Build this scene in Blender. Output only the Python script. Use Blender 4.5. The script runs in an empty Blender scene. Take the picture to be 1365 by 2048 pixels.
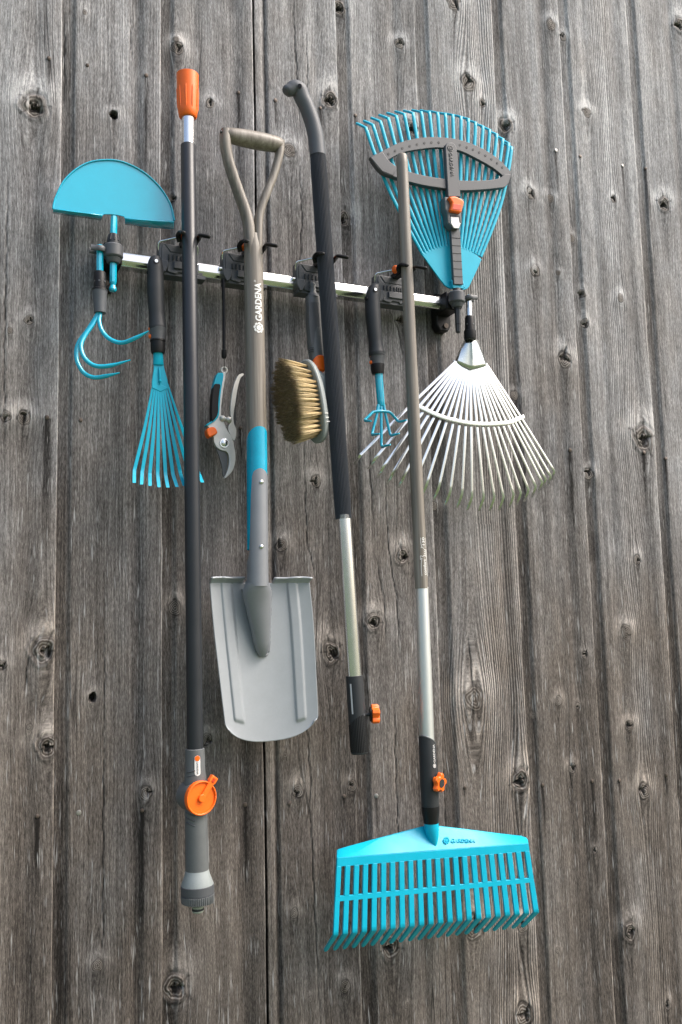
import bpy, bmesh, math, random
import numpy as np
from mathutils import Vector, Matrix

random.seed(7)
rng = np.random.default_rng(11)
S = bpy.context.scene
COL = S.collection

# ------------------------------------------------------------------ camera
F, D, ZC = 1800.0, 1.65, 1.3            # focal length in photo pixels, camera distance to the wall, camera height
_V = Vector((-392, -15474, F)).normalized()
_H = Vector((4015, 106, F)); _H = (_H - _V * _H.dot(_V)).normalized()
_Y = _V.cross(_H)
CAMPOS = Vector((0, -D, ZC))
right = Vector((_H[0], _Y[0], _V[0])); down = Vector((_H[1], _Y[1], _V[1])); fwd = Vector((_H[2], _Y[2], _V[2]))
cd = bpy.data.cameras.new('camera'); cam = bpy.data.objects.new('camera', cd); COL.objects.link(cam)
m = Matrix.Identity(4)
for i in range(3):
    m[i][0] = right[i]; m[i][1] = -down[i]; m[i][2] = -fwd[i]; m[i][3] = CAMPOS[i]
cam.matrix_world = m
cd.sensor_fit = 'VERTICAL'; cd.sensor_height = 36.0; cd.sensor_width = 24.0
cd.lens = F / 2048 * 36; cd.clip_start = 0.05; cd.clip_end = 1000
S.camera = cam

# ------------------------------------------------------------------ light
SUN_EL, SUN_AZ = math.radians(50), math.radians(58)     # azimuth: to the right of the wall's outward normal
wd = bpy.data.worlds.new('World'); S.world = wd; wd.use_nodes = True
nt = wd.node_tree; nt.nodes.clear()
sky = nt.nodes.new('ShaderNodeTexSky'); sky.sky_type = 'NISHITA'; sky.sun_disc = False
sky.sun_elevation = SUN_EL; sky.air_density = 1.0; sky.dust_density = 6.0; sky.ozone_density = 1.0
bg = nt.nodes.new('ShaderNodeBackground'); bg.inputs['Strength'].default_value = 0.145
ow = nt.nodes.new('ShaderNodeOutputWorld')
nt.links.new(sky.outputs[0], bg.inputs[0]); nt.links.new(bg.outputs[0], ow.inputs[0])
to_sun = Vector((math.sin(SUN_AZ) * math.cos(SUN_EL), -math.cos(SUN_AZ) * math.cos(SUN_EL), math.sin(SUN_EL)))
sky.sun_rotation = math.atan2(to_sun.x, to_sun.y)
sd = bpy.data.lights.new('sun', 'SUN'); sd.energy = 1.25; sd.angle = math.radians(34); sd.color = (1.0, 0.98, 0.955)
so = bpy.data.objects.new('sun', sd); COL.objects.link(so)
so.rotation_euler = (-to_sun).to_track_quat('-Z', 'Y').to_euler(); so.location = (2, -4, 6)
vs = S.view_settings
S.display_settings.display_device = 'sRGB'
vs.view_transform = 'Standard'; vs.look = 'None'; vs.gamma = 1.0; vs.use_curve_mapping = False
vs.exposure = 1.06
S.cycles.max_bounces = 8; S.cycles.sample_clamp_indirect = 4.0; S.cycles.use_denoising = True; S.cycles.denoiser = 'OPENIMAGEDENOISE'; S.cycles.denoising_input_passes = 'RGB_ALBEDO_NORMAL'; S.cycles.denoising_prefilter = 'NONE'

# ------------------------------------------------------------------ pixel -> wall coordinates
def W(px, py, d=0.0):
    c = Vector(((px - 682.5) / F, (py - 1024) / F, 1.0))
    r = right * c[0] + down * c[1] + fwd * c[2]
    return CAMPOS + r * ((D - d) / r.y)
def ZD(px, py, d): return (W(px, py, d) - CAMPOS).dot(fwd)
def RR(px, py, d, wpx): return 0.5 * wpx * ZD(px, py, d) / F
def PL(pts, d): return [W(p[0], p[1], d) for p in pts]
def crop(x0, y0, s): return lambda pts: [(x0 + p[0] / s, y0 + p[1] / s) for p in pts]
def smooth(pts, n=6, closed=False):
    P = [Vector(p) for p in pts]; out = []; k = len(P)
    rngs = range(k) if closed else range(k - 1)
    for i in rngs:
        if closed: a, b, c, d = P[(i-1) % k], P[i], P[(i+1) % k], P[(i+2) % k]
        else: a, b, c, d = P[max(i-1, 0)], P[i], P[i+1], P[min(i+2, k-1)]
        for j in range(n):
            t = j / n
            out.append(0.5 * ((2*b) + (c-a)*t + (2*a-5*b+4*c-d)*t*t + (3*b-a-3*c+d)*t**3))
    if not closed: out.append(P[-1])
    return out
def lerp(a, b, t): return a + (b - a) * t
X, Yv, Zv = Vector((1, 0, 0)), Vector((0, 1, 0)), Vector((0, 0, 1))

# ------------------------------------------------------------------ materials
def nodes_of(name):
    mt = bpy.data.materials.new(name); mt.use_nodes = True
    t = mt.node_tree; b = t.nodes['Principled BSDF']
    return mt, t, b
def N(t, typ, **kw):
    n = t.nodes.new(typ)
    for k, v in kw.items(): setattr(n, k, v)
    return n
def math_n(t, op, a, b=None, c=None, clamp=False):
    n = t.nodes.new('ShaderNodeMath'); n.operation = op; n.use_clamp = clamp
    for i, v in enumerate((a, b, c)):
        if v is None: continue
        if isinstance(v, (int, float)): n.inputs[i].default_value = v
        else: t.links.new(v, n.inputs[i])
    return n.outputs[0]
def noise_n(t, vec, scale, detail=3, rough=0.55):
    n = t.nodes.new('ShaderNodeTexNoise'); n.inputs['Scale'].default_value = 1.0
    n.inputs['Detail'].default_value = detail; n.inputs['Roughness'].default_value = rough
    mp = t.nodes.new('ShaderNodeVectorMath'); mp.operation = 'MULTIPLY'; mp.inputs[1].default_value = scale
    t.links.new(vec, mp.inputs[0]); t.links.new(mp.outputs[0], n.inputs['Vector'])
    return n.outputs['Fac']
def mixc(t, fac, a, b, mode='MIX'):
    n = t.nodes.new('ShaderNodeMix'); n.data_type = 'RGBA'; n.blend_type = mode
    for sock, v in ((n.inputs[0], fac), (n.inputs[6], a), (n.inputs[7], b)):
        if isinstance(v, (int, float)): sock.default_value = v
        elif isinstance(v, tuple): sock.default_value = (*v, 1.0) if len(v) == 3 else v
        else: t.links.new(v, sock)
    return n.outputs[2]
def ramp(t, fac, stops):
    n = t.nodes.new('ShaderNodeValToRGB'); cr = n.color_ramp
    while len(cr.elements) < len(stops): cr.elements.new(0.5)
    for e, (p, c) in zip(cr.elements, stops): e.position = p; e.color = (*c, 1.0)
    t.links.new(fac, n.inputs[0]); return n.outputs[0]

def plain(name, col, rough=0.45, metal=0.0, spec=0.5, var=0.10, bump=0.0, bscale=900, rvar=0.12, coat=0.0, aniso=None):
    mt, t, b = nodes_of(name)
    tc = N(t, 'ShaderNodeTexCoord').outputs['Object']
    n1 = noise_n(t, tc, (35, 35, 35), 4); n2 = noise_n(t, tc, (240, 240, 240), 3, 0.7)
    s = math_n(t, 'ADD', math_n(t, 'MULTIPLY', n1, 0.6), math_n(t, 'MULTIPLY', n2, 0.4))
    lo = tuple(max(0, c * (1 - var)) for c in col); hi = tuple(min(1, c * (1 + var)) for c in col)
    t.links.new(ramp(t, s, [(0.3, lo), (0.7, hi)]), b.inputs['Base Color'])
    r = math_n(t, 'MULTIPLY_ADD', s, rvar * 2, rough - rvar, clamp=True); t.links.new(r, b.inputs['Roughness'])
    b.inputs['Metallic'].default_value = metal; b.inputs['Specular IOR Level'].default_value = spec
    if coat: b.inputs['Coat Weight'].default_value = coat; b.inputs['Coat Roughness'].default_value = 0.12
    if bump or aniso:
        bn = N(t, 'ShaderNodeBump'); bn.inputs['Strength'].default_value = bump or 0.3; bn.inputs['Distance'].default_value = 0.0004
        sc = aniso if aniso else (bscale,) * 3
        t.links.new(noise_n(t, tc, sc, 2), bn.inputs['Height']); t.links.new(bn.outputs[0], b.inputs['Normal'])
    return mt

TURQ = (0.000, 0.41, 0.585)
M = {}
M['turq'] = plain('turquoise_plastic', TURQ, 0.40, spec=0.4, bump=0.12, var=0.06)
M['turq_gloss'] = plain('turquoise_enamel', TURQ, 0.22, spec=0.6, coat=0.8, rvar=0.04, var=0.05)
M['turq_band'] = plain('turquoise_lacquer', (0.0, 0.33, 0.50), 0.25, spec=0.5, rvar=0.05)
M['orange'] = plain('orange_plastic', (0.92, 0.150, 0.008), 0.38, bump=0.1)
M['grey'] = plain('grey_plastic', (0.074, 0.079, 0.087), 0.48, bump=0.25)
M['mid'] = plain('mid_grey_plastic', (0.115, 0.123, 0.127), 0.42, bump=0.15)
M['light'] = plain('light_grey_plastic', (0.27, 0.30, 0.30), 0.42, bump=0.15)
M['dark'] = plain('dark_grey_plastic', (0.030, 0.033, 0.037), 0.5, spec=0.38, bump=0.3)
M['char'] = plain('charcoal_coating', (0.022, 0.025, 0.030), 0.36, spec=0.4)
M['black'] = plain('black_rubber', (0.008, 0.008, 0.009), 0.5, spec=0.3, bump=0.3)
M['rib'] = plain('ribbed_rubber', (0.045, 0.051, 0.061), 0.55, spec=0.35, bump=0.2)
M['soft'] = plain('soft_grey_rubber', (0.085, 0.094, 0.106), 0.52, bump=0.3)
M['alu'] = plain('aluminium', (0.80, 0.80, 0.79), 0.24, 1.0, aniso=(900, 900, 12), bump=0.12, rvar=0.05, var=0.03)
M['alu_matt'] = plain('anodised_aluminium', (0.74, 0.76, 0.76), 0.5, 1.0, aniso=(900, 900, 10), bump=0.12, rvar=0.05, var=0.03)
M['chrome'] = plain('polished_rail', (0.78, 0.78, 0.77), 0.18, 1.0, rvar=0.05, var=0.03)
M['steel'] = plain('zinc_steel', (0.72, 0.74, 0.73), 0.24, 1.0, rvar=0.08, var=0.06)
M['galv'] = plain('galvanised_sheet', (0.66, 0.70, 0.68), 0.26, 1.0, rvar=0.1, var=0.10)
M['castmetal'] = plain('cast_aluminium', (0.60, 0.60, 0.57), 0.45, 0.55, bump=0.35, bscale=1400)
M['blade'] = plain('coated_blade', (0.10, 0.105, 0.11), 0.4, 0.3)
M['silver'] = plain('silver_enamel', (0.36, 0.385, 0.415), 0.34, 0.25, spec=0.5, var=0.05, rvar=0.07)
M['socket'] = plain('grey_enamel', (0.215, 0.228, 0.25), 0.32, 0.2, spec=0.5, var=0.05, rvar=0.07)
M['white'] = plain('white_print', (0.78, 0.78, 0.76), 0.5, var=0.03)
M['palegrey'] = plain('pale_print', (0.6, 0.6, 0.6), 0.5, var=0.03)
M['fitting'] = plain('pale_olive_plastic', (0.30, 0.33, 0.27), 0.4)

def handle_wood():
    mt, t, b = nodes_of('lacquered_ash')
    tc = N(t, 'ShaderNodeTexCoord').outputs['Object']
    n1 = noise_n(t, tc, (150, 150, 3.0), 4); n2 = noise_n(t, tc, (620, 620, 14), 3, 0.7); n3 = noise_n(t, tc, (18, 18, 1.6), 2)
    s = math_n(t, 'ADD', math_n(t, 'ADD', math_n(t, 'MULTIPLY', n1, 0.5), math_n(t, 'MULTIPLY', n2, 0.3)), math_n(t, 'MULTIPLY', n3, 0.2))
    t.links.new(ramp(t, s, [(0.34, (0.105, 0.089, 0.070)), (0.5, (0.20, 0.178, 0.150)), (0.66, (0.30, 0.28, 0.245))]), b.inputs['Base Color'])
    b.inputs['Roughness'].default_value = 0.46; b.inputs['Coat Weight'].default_value = 0.08; b.inputs['Coat Roughness'].default_value = 0.2
    bn = N(t, 'ShaderNodeBump'); bn.inputs['Strength'].default_value = 0.12; bn.inputs['Distance'].default_value = 0.0005
    t.links.new(n2, bn.inputs['Height']); t.links.new(bn.outputs[0], b.inputs['Normal'])
    return mt
M['ash'] = handle_wood()

def bristle_mat():
    mt, t, b = nodes_of('natural_bristle')
    at = N(t, 'ShaderNodeAttribute', attribute_name='along').outputs['Fac']
    rd = N(t, 'ShaderNodeAttribute', attribute_name='tint').outputs['Fac']
    base = ramp(t, at, [(0.0, (0.30, 0.20, 0.085)), (0.2, (0.72, 0.57, 0.33)), (0.80, (0.78, 0.65, 0.40)), (0.97, (0.22, 0.155, 0.08))])
    t.links.new(mixc(t, 1.0, base, ramp(t, rd, [(0.0, (0.62, 0.60, 0.56)), (1.0, (1.15, 1.12, 1.05))]), 'MULTIPLY'), b.inputs['Base Color'])
    b.inputs['Roughness'].default_value = 0.55
    return mt
M['bristle'] = bristle_mat()

def board_mat():
    mt, t, b = nodes_of('weathered_boards')
    tc = N(t, 'ShaderNodeTexCoord').outputs['Object']
    gr = N(t, 'ShaderNodeAttribute', attribute_name='grain').outputs['Vector']
    def at(n): return N(t, 'ShaderNodeAttribute', attribute_name=n).outputs['Fac']
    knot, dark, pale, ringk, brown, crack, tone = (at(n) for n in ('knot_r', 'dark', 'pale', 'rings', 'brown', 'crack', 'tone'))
    sep = N(t, 'ShaderNodeSeparateXYZ'); t.links.new(gr, sep.inputs[0]); g = sep.outputs[0]
    nA = noise_n(t, gr, (230, 3.2, 17), 4, 0.6)
    nB = noise_n(t, gr, (820, 16, 17), 3, 0.7)
    nB2 = noise_n(t, gr, (640, 110, 17), 2, 0.75)
    nC = noise_n(t, gr, (36, 0.8, 17), 3, 0.55)
    nD = noise_n(t, tc, (7, 7, 2.2), 4, 0.6)
    nE = noise_n(t, tc, (60, 60, 22), 3, 0.6)
    # growth rings seen as lines along the grain
    rg = math_n(t, 'SINE', math_n(t, 'ADD', math_n(t, 'MULTIPLY', g, 2 * math.pi * 160), math_n(t, 'MULTIPLY', nC, 14.0)))
    rg = math_n(t, 'MULTIPLY', rg, ringk)
    def k(x, mul): return math_n(t, 'MULTIPLY', math_n(t, 'SUBTRACT', x, 0.5), mul)
    s = math_n(t, 'ADD', 0.50, k(nA, 0.42))
    for term in (k(nB, 0.75), k(nB2, 0.95), k(nC, 0.56), k(nD, 0.52), k(nE, 0.20), math_n(t, 'MULTIPLY', rg, 0.085),
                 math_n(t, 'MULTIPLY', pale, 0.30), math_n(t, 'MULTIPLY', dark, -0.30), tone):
        s = math_n(t, 'ADD', s, term)
    wood = ramp(t, s, [(0.0, (0.016, 0.015, 0.015)), (0.25, (0.070, 0.068, 0.069)), (0.5, (0.158, 0.157, 0.160)),
                       (0.75, (0.31, 0.312, 0.32)), (1.0, (0.58, 0.58, 0.585))])
    bw = mixc(t, 1.0, wood, (0.80, 0.700, 0.605), 'MULTIPLY')
    col = mixc(t, brown, wood, bw)
    # knots: brown heartwood with their own rings
    ks = math_n(t, 'SINE', math_n(t, 'MULTIPLY', math_n(t, 'ADD', knot, math_n(t, 'MULTIPLY', nE, 0.5)), 26.0))
    kcol = ramp(t, math_n(t, 'MULTIPLY_ADD', ks, 0.25, math_n(t, 'MULTIPLY_ADD', nE, 0.9, 0.05)),
                [(0.2, (0.030, 0.023, 0.018)), (0.5, (0.095, 0.080, 0.068)), (0.8, (0.26, 0.24, 0.22))])
    kin = math_n(t, 'SUBTRACT', 1.0, math_n(t, 'MULTIPLY', math_n(t, 'SUBTRACT', knot, 0.80), 4.0), clamp=True)
    col = mixc(t, math_n(t, 'MULTIPLY', kin, 0.85), col, kcol)
    rim = math_n(t, 'SUBTRACT', 1.0, math_n(t, 'MULTIPLY', math_n(t, 'ABSOLUTE', math_n(t, 'SUBTRACT', knot, 1.0)), 6.5), clamp=True)
    col = mixc(t, math_n(t, 'MULTIPLY', rim, math_n(t, 'MULTIPLY_ADD', nE, 2.4, -0.75, clamp=True)), col, (0.025, 0.021, 0.018))
    # hairline checks that follow the grain
    nK = noise_n(t, gr, (26, 0.55, 23), 1.0, 0.5)
    hair = math_n(t, 'SUBTRACT', 1.0, math_n(t, 'MULTIPLY', math_n(t, 'ABSOLUTE', math_n(t, 'SUBTRACT', nK, 0.62)), 130.0), clamp=True)
    ck = math_n(t, 'MAXIMUM', math_n(t, 'MULTIPLY', math_n(t, 'MULTIPLY', hair, 0.9), math_n(t, 'MULTIPLY', math_n(t, 'SUBTRACT', nD, 0.42), 5.0, clamp=True)), crack)
    col = mixc(t, ck, col, (0.012, 0.010, 0.009))
    # pale torn fibres
    nF = noise_n(t, gr, (330, 17, 29), 2, 0.6)
    fl = math_n(t, 'MULTIPLY', math_n(t, 'SUBTRACT', nF, 0.62), 9.0, clamp=True)
    col = mixc(t, math_n(t, 'MULTIPLY', fl, 0.55), col, (0.50, 0.50, 0.50))
    t.links.new(col, b.inputs['Base Color'])
    b.inputs['Roughness'].default_value = 0.82; b.inputs['Specular IOR Level'].default_value = 0.25
    h = math_n(t, 'ADD', math_n(t, 'MULTIPLY', nA, 0.9), math_n(t, 'MULTIPLY', nB, 0.6))
    h = math_n(t, 'ADD', h, math_n(t, 'MULTIPLY', nB2, 0.35))
    h = math_n(t, 'ADD', h, math_n(t, 'MULTIPLY', rg, 0.28))
    h = math_n(t, 'SUBTRACT', h, math_n(t, 'MULTIPLY', ck, 1.3))
    h = math_n(t, 'SUBTRACT', h, math_n(t, 'MULTIPLY', rim, 0.5))
    bn = N(t, 'ShaderNodeBump'); bn.inputs['Strength'].default_value = 0.6; bn.inputs['Distance'].default_value = 0.0011
    t.links.new(h, bn.inputs['Height']); t.links.new(bn.outputs[0], b.inputs['Normal'])
    return mt
M['boards'] = board_mat()
M['nail'] = plain('rusty_nail', (0.085, 0.066, 0.054), 0.55, 0.4, var=0.4)
M['nail_bright'] = plain('worn_nail', (0.34, 0.33, 0.31), 0.45, 0.5, var=0.2)

def grass_mat():
    mt, t, b = nodes_of('lawn')
    tc = N(t, 'ShaderNodeTexCoord').outputs['Object']
    s = math_n(t, 'ADD', math_n(t, 'MULTIPLY', noise_n(t, tc, (90, 90, 1), 4), 0.6), math_n(t, 'MULTIPLY', noise_n(t, tc, (1.2, 1.2, 1), 4), 0.4))
    t.links.new(ramp(t, s, [(0.3, (0.035, 0.052, 0.02)), (0.5, (0.07, 0.10, 0.04)), (0.7, (0.12, 0.15, 0.075))]), b.inputs['Base Color'])
    b.inputs['Roughness'].default_value = 0.9
    return mt
M['grass'] = grass_mat()

# ------------------------------------------------------------------ mesh and object helpers
ORG = {}
class MB:
    def __init__(self): self.v = []; self.f = []
    def tube(self, pts, r, n=14, cap=True, side=None, sq=None):
        pts = [Vector(p) for p in pts]; k = len(pts); b0 = len(self.v)
        rs = list(r) if isinstance(r, (list, tuple)) else [r] * k
        prev = None
        for i, p in enumerate(pts):
            a, c = pts[max(i-1, 0)], pts[min(i+1, k-1)]
            tg = c - a
            if tg.length < 1e-9: tg = (pts[-1] - pts[0])
            tg.normalize()
            if side is not None: u = side - tg * side.dot(tg)
            elif prev is None:
                ref = X if abs(tg.x) < 0.8 else Zv
                u = ref - tg * ref.dot(tg)
            else: u = prev - tg * prev.dot(tg)
            u.normalize(); prev = u; w = tg.cross(u)
            ri = rs[i]; ra, rb = (ri if isinstance(ri, tuple) else (ri, ri))
            for j in range(n):
                a_ = 2 * math.pi * (j + 0.5) / n; cx, sx = math.cos(a_), math.sin(a_)
                if sq:
                    cx = math.copysign(abs(cx) ** sq, cx); sx = math.copysign(abs(sx) ** sq, sx)
                self.v.append(p + u * (ra * cx) + w * (rb * sx))
        for i in range(k - 1):
            for j in range(n):
                q = b0 + i * n
                self.f.append((q + j, q + (j+1) % n, q + n + (j+1) % n, q + n + j))
        if cap:
            self.f.append(tuple(range(b0 + n - 1, b0 - 1, -1)))
            e = b0 + (k-1) * n; self.f.append(tuple(range(e, e + n)))
        return self
    def prism(self, front, off):
        n = len(front); b0 = len(self.v)
        self.v += [Vector(p) for p in front] + [Vector(p) + off for p in front]
        self.f.append(tuple(range(b0, b0 + n))); self.f.append(tuple(range(b0 + 2*n - 1, b0 + n - 1, -1)))
        for i in range(n):
            j = (i + 1) % n; self.f.append((b0 + j, b0 + i, b0 + n + i, b0 + n + j))
        return self
    def strip(self, A, B, off):
        k = len(A); b0 = len(self.v)
        for a, b in zip(A, B): self.v += [Vector(a), Vector(b), Vector(b) + off, Vector(a) + off]
        for i in range(k - 1):
            q = b0 + 4 * i
            for j in range(4): self.f.append((q + j, q + (j+1) % 4, q + 4 + (j+1) % 4, q + 4 + j))
        self.f.append((b0 + 3, b0 + 2, b0 + 1, b0)); e = b0 + 4 * (k-1); self.f.append((e, e+1, e+2, e+3))
        return self
    def box(self, c, ax, ay, az):
        c = Vector(c); b0 = len(self.v)
        for sz in (-1, 1):
            for sx, sy in ((-1, -1), (1, -1), (1, 1), (-1, 1)): self.v.append(c + ax * sx + ay * sy + az * sz)
        for q in ((3, 2, 1, 0), (4, 5, 6, 7), (0, 1, 5, 4), (1, 2, 6, 5), (2, 3, 7, 6), (3, 0, 4, 7)):
            self.f.append(tuple(b0 + i for i in q))
        return self
    def grid(self, rows):
        b0 = len(self.v); nr, nc = len(rows), len(rows[0])
        for r in rows: self.v += [Vector(p) for p in r]
        for i in range(nr - 1):
            for j in range(nc - 1):
                q = b0 + i * nc + j; self.f.append((q, q + 1, q + nc + 1, q + nc))
        return self
    def ball(self, c, r, n=12, axis=Zv, flat=1.0):
        c = Vector(c); k = 8
        pts = [c + axis * (r * flat * -math.cos(math.pi * i / k)) for i in range(k + 1)]
        return self.tube(pts, [max(1e-5, r * math.sin(math.pi * i / k)) for i in range(k + 1)], n)
    def disc(self, c, axis, r, th, n=24):
        axis = axis.normalized(); return self.tube([c - axis * th / 2, c + axis * th / 2], [r, r], n)
    def build(self, name, mat, parent=None, bevel=0, seg=2, smooth=40, solid=0, sub=0):
        org = ORG.get(parent.name_full, Vector()) if parent else Vector()
        me = bpy.data.meshes.new(name)
        me.from_pydata([tuple(p - org) for p in self.v], [], self.f)
        bm = bmesh.new(); bm.from_mesh(me); bmesh.ops.recalc_face_normals(bm, faces=bm.faces); bm.to_mesh(me); bm.free()
        me.materials.append(mat)
        me.polygons.foreach_set('use_smooth', [True] * len(me.polygons))
        me.set_sharp_from_angle(angle=math.radians(smooth))
        o = bpy.data.objects.new(name, me); COL.objects.link(o)
        if parent: o.parent = parent; ORG[o.name_full] = org
        else: ORG[o.name_full] = Vector()
        if solid:
            s = o.modifiers.new('thickness', 'SOLIDIFY'); s.thickness = solid; s.offset = 0
        if bevel:
            b = o.modifiers.new('edges', 'BEVEL'); b.width = bevel; b.segments = seg; b.limit_method = 'ANGLE'; b.angle_limit = math.radians(38)
            b.harden_normals = False
        if sub:
            s = o.modifiers.new('sub', 'SUBSURF'); s.levels = sub; s.render_levels = sub
        return o

def tag(o, label, cat, group=None, kind=None):
    if label: o['label'] = label
    if cat: o['category'] = cat
    if group: o['group'] = group
    if kind: o['kind'] = kind
    return o
def thing(name, label, cat, loc, group=None):
    o = bpy.data.objects.new(name, None); o.empty_display_size = 0.05
    COL.objects.link(o); o.location = loc; ORG[o.name_full] = Vector(loc)
    return tag(o, label, cat, group)
def copy_tree(o, parent=None):
    c = o.copy(); COL.objects.link(c)
    if parent: c.parent = parent
    for ch in list(o.children): copy_tree(ch, c)
    return c

# lettering: flat outlines (x along the line of writing, y up)
def text_faces(body, size, bold=0.0, slices=6):
    cu = bpy.data.curves.new('lettering', 'FONT'); cu.body = body; cu.size = size; cu.offset = bold * size; cu.resolution_u = 3
    ob = bpy.data.objects.new('lettering', cu); COL.objects.link(ob)
    dg = bpy.context.evaluated_depsgraph_get()
    me = bpy.data.meshes.new_from_object(ob.evaluated_get(dg))
    bpy.data.objects.remove(ob); bpy.data.curves.remove(cu)
    bm = bmesh.new(); bm.from_mesh(me); bpy.data.meshes.remove(me)
    ys = [v.co.y for v in bm.verts]; y0, y1 = min(ys), max(ys)
    for i in range(1, slices):
        bmesh.ops.bisect_plane(bm, geom=bm.verts[:] + bm.edges[:] + bm.faces[:], plane_co=(0, lerp(y0, y1, i / slices), 0), plane_no=(0, 1, 0))
    bm.verts.ensure_lookup_table()
    vs_ = [(v.co.x, v.co.y) for v in bm.verts]; fs = [tuple(v.index for v in f.verts) for f in bm.faces]; bm.free()
    return vs_, fs
def logo_faces(r):
    vs_, fs = [], []
    def poly(pts):
        b = len(vs_); vs_.extend(pts); fs.append(tuple(range(b, b + len(pts))))
    k = 20; c0 = [(0.46 * r * math.cos(2*math.pi*i/k), 0.46 * r * math.sin(2*math.pi*i/k)) for i in range(k)]
    for i in range(k): poly([(0, 0), c0[i], c0[(i+1) % k]])
    for p in range(8):
        a0 = 2 * math.pi * p / 8; n = 4
        for i in range(n):
            q = []
            for (j, rr, sw) in ((i, 0.58, 0.0), (i + 1, 0.58, 0.0), (i + 1, 1.0, 0.42), (i, 1.0, 0.42)):
                tt = j / n; ro = rr if rr < 0.9 else 0.84 + 0.16 * math.sin(math.pi * min(1, 0.25 + tt * 0.75))
                a = a0 + tt * 2 * math.pi / 8 * 0.80 + sw
                q.append((ro * r * math.cos(a), ro * r * math.sin(a)))
            poly(q)
    return vs_, fs
def place(mb, vf, fn, dx=0.0, dy=0.0):
    b = len(mb.v)
    mb.v += [fn(x + dx, y + dy) for x, y in vf[0]]
    mb.f += [tuple(b + i for i in f) for f in vf[1]]
def cyl_map(A, B, ra, rb, phi0, up=True, lift=0.0006):
    ax = (B - A).normalized(); L = (B - A).length       # A -> B is the direction of reading
    def fn(x, y):
        t = x / L; r = lerp(ra, rb, t) + lift
        ph = phi0 - y / r if up else phi0 + y / r
        return A + ax * x + (X * math.sin(ph) - Yv * math.cos(ph)) * r
    return fn
def width_of(vf): xs = [p[0] for p in vf[0]]; return min(xs), max(xs)

# ------------------------------------------------------------------ ground
gm = MB(); gm.grid([[Vector((x, y, 0.0)) for x in (-400, -20, -3, 6, 20, 400)] for y in (-400, -20, -4, 0.05, 30, 400)])
tag(gm.build('ground', M['grass']), None, None, kind='structure')

# ------------------------------------------------------------------ board wall
def vnoise(shape, cells, seed):
    r = np.random.default_rng(seed); a = r.random((cells[0] + 2, cells[1] + 2))
    i = np.linspace(0, cells[0], shape[0]); j = np.linspace(0, cells[1], shape[1])
    i0 = np.minimum(i.astype(int), cells[0]); j0 = np.minimum(j.astype(int), cells[1]); fi = i - i0; fj = j - j0
    fi = (fi*fi*(3-2*fi))[:, None]; fj = (fj*fj*(3-2*fj))[None, :]
    A = a[np.ix_(i0, j0)]; B = a[np.ix_(i0+1, j0)]; C_ = a[np.ix_(i0, j0+1)]; D_ = a[np.ix_(i0+1, j0+1)]
    return (A*(1-fi)+B*fi)*(1-fj) + (C_*(1-fi)+D_*fi)*fj
def sstep(a, b, x): t = np.clip((x-a)/(b-a), 0, 1); return t*t*(3-2*t)

EDGES = [0.001, 0.193, 0.380, 0.572, 0.763, 0.961, 1.171, 1.368, 1.587, 1.79]
EDGES = [-2.3 + 0.192 * i for i in range(12)][:12] + EDGES[0:] + [1.79 + 0.2 * (i + 1) for i in range(11)]
EDGES = sorted(e for e in EDGES if True)
EDGES = [e for i, e in enumerate(EDGES) if i == 0 or e - EDGES[i-1] > 0.1]
ZTOP = 3.5
zc_ = np.concatenate([np.arange(0.0, 0.30, 0.06), np.arange(0.30, 2.98, 0.0032), np.arange(2.98, ZTOP + 0.001, 0.06)])
cols = []                                            # (x, board index, u, w)
for bi in range(len(EDGES) - 1):
    e0, e1 = EDGES[bi], EDGES[bi+1]; w = e1 - e0
    fine = e1 > -0.05 and e0 < 1.85
    n = int(w / (0.0023 if fine else 0.012))
    us = np.unique(np.concatenate([[0.0004, 0.0042, 0.0048], np.linspace(0.006, w - 0.003, n), [w - 0.0016, w - 0.0004]]))
    for u in us: cols.append((e0 + u, bi, u, w))
cx = np.array([c[0] for c in cols]); cb = np.array([c[1] for c in cols]); cu_ = np.array([c[2] for c in cols]); cw = np.array([c[3] for c in cols])
NZ, NX = len(zc_), len(cx)
XX = np.repeat(cx[None, :], NZ, 0); ZZ = np.repeat(zc_[:, None], NX, 1)
U = cu_[None, :].repeat(NZ, 0); WW = cw[None, :].repeat(NZ, 0); BI = cb[None, :].repeat(NZ, 0)
i3 = min(range(len(EDGES)), key=lambda i: abs(EDGES[i] - 0.572))
nb = len(EDGES)
prm = np.random.default_rng(5)
hol = prm.uniform(0.6, 1.3, nb); hpos = prm.uniform(0.036, 0.056, nb); hwid = prm.uniform(0.010, 0.019, nb)
tw = prm.uniform(0.017, 0.026, nb); lev = prm.uniform(-0.0012, 0.0012, nb); btone = prm.uniform(-0.05, 0.05, nb); crown = prm.uniform(-0.002, 0.003, nb)
T = tw[BI]
wob = vnoise((NZ, NX), (90, len(EDGES) * 1), 3) - 0.5
H_ = np.where(U < T, -0.0062 + 0.0010 * (U / T), 0)
H_ = H_ + np.where(U >= T, -0.0052 * (1 - sstep(T, T + 0.010, U)), 0)
H_ += crown[BI] * 4 * (U / WW) * (1 - U / WW) + lev[BI]
H_ -= 0.0042 * hol[BI] * np.exp(-((U - (WW - hpos[BI])) / hwid[BI])**2)
H_ -= 0.0014 * (prm.random(nb)[BI] > 0.4) * np.exp(-((U - WW * prm.uniform(0.3, 0.55, nb)[BI]) / 0.012)**2)
H_ -= np.where(U > WW - 0.001, 0.0007, 0)
g3 = BI == i3                                        # the board right of the open joint
t3 = np.where(U < 0.0045, -0.022, np.where(U < 0.021, -0.0006 - 0.0012*np.abs(U-0.013)/0.008, -0.0055 * np.exp(-((U - 0.0255) / 0.0042)**2)))
H_ = np.where(g3, t3 + lev[BI] - 0.002 * np.exp(-((U - (WW - 0.05)) / 0.015)**2), H_)
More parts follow.
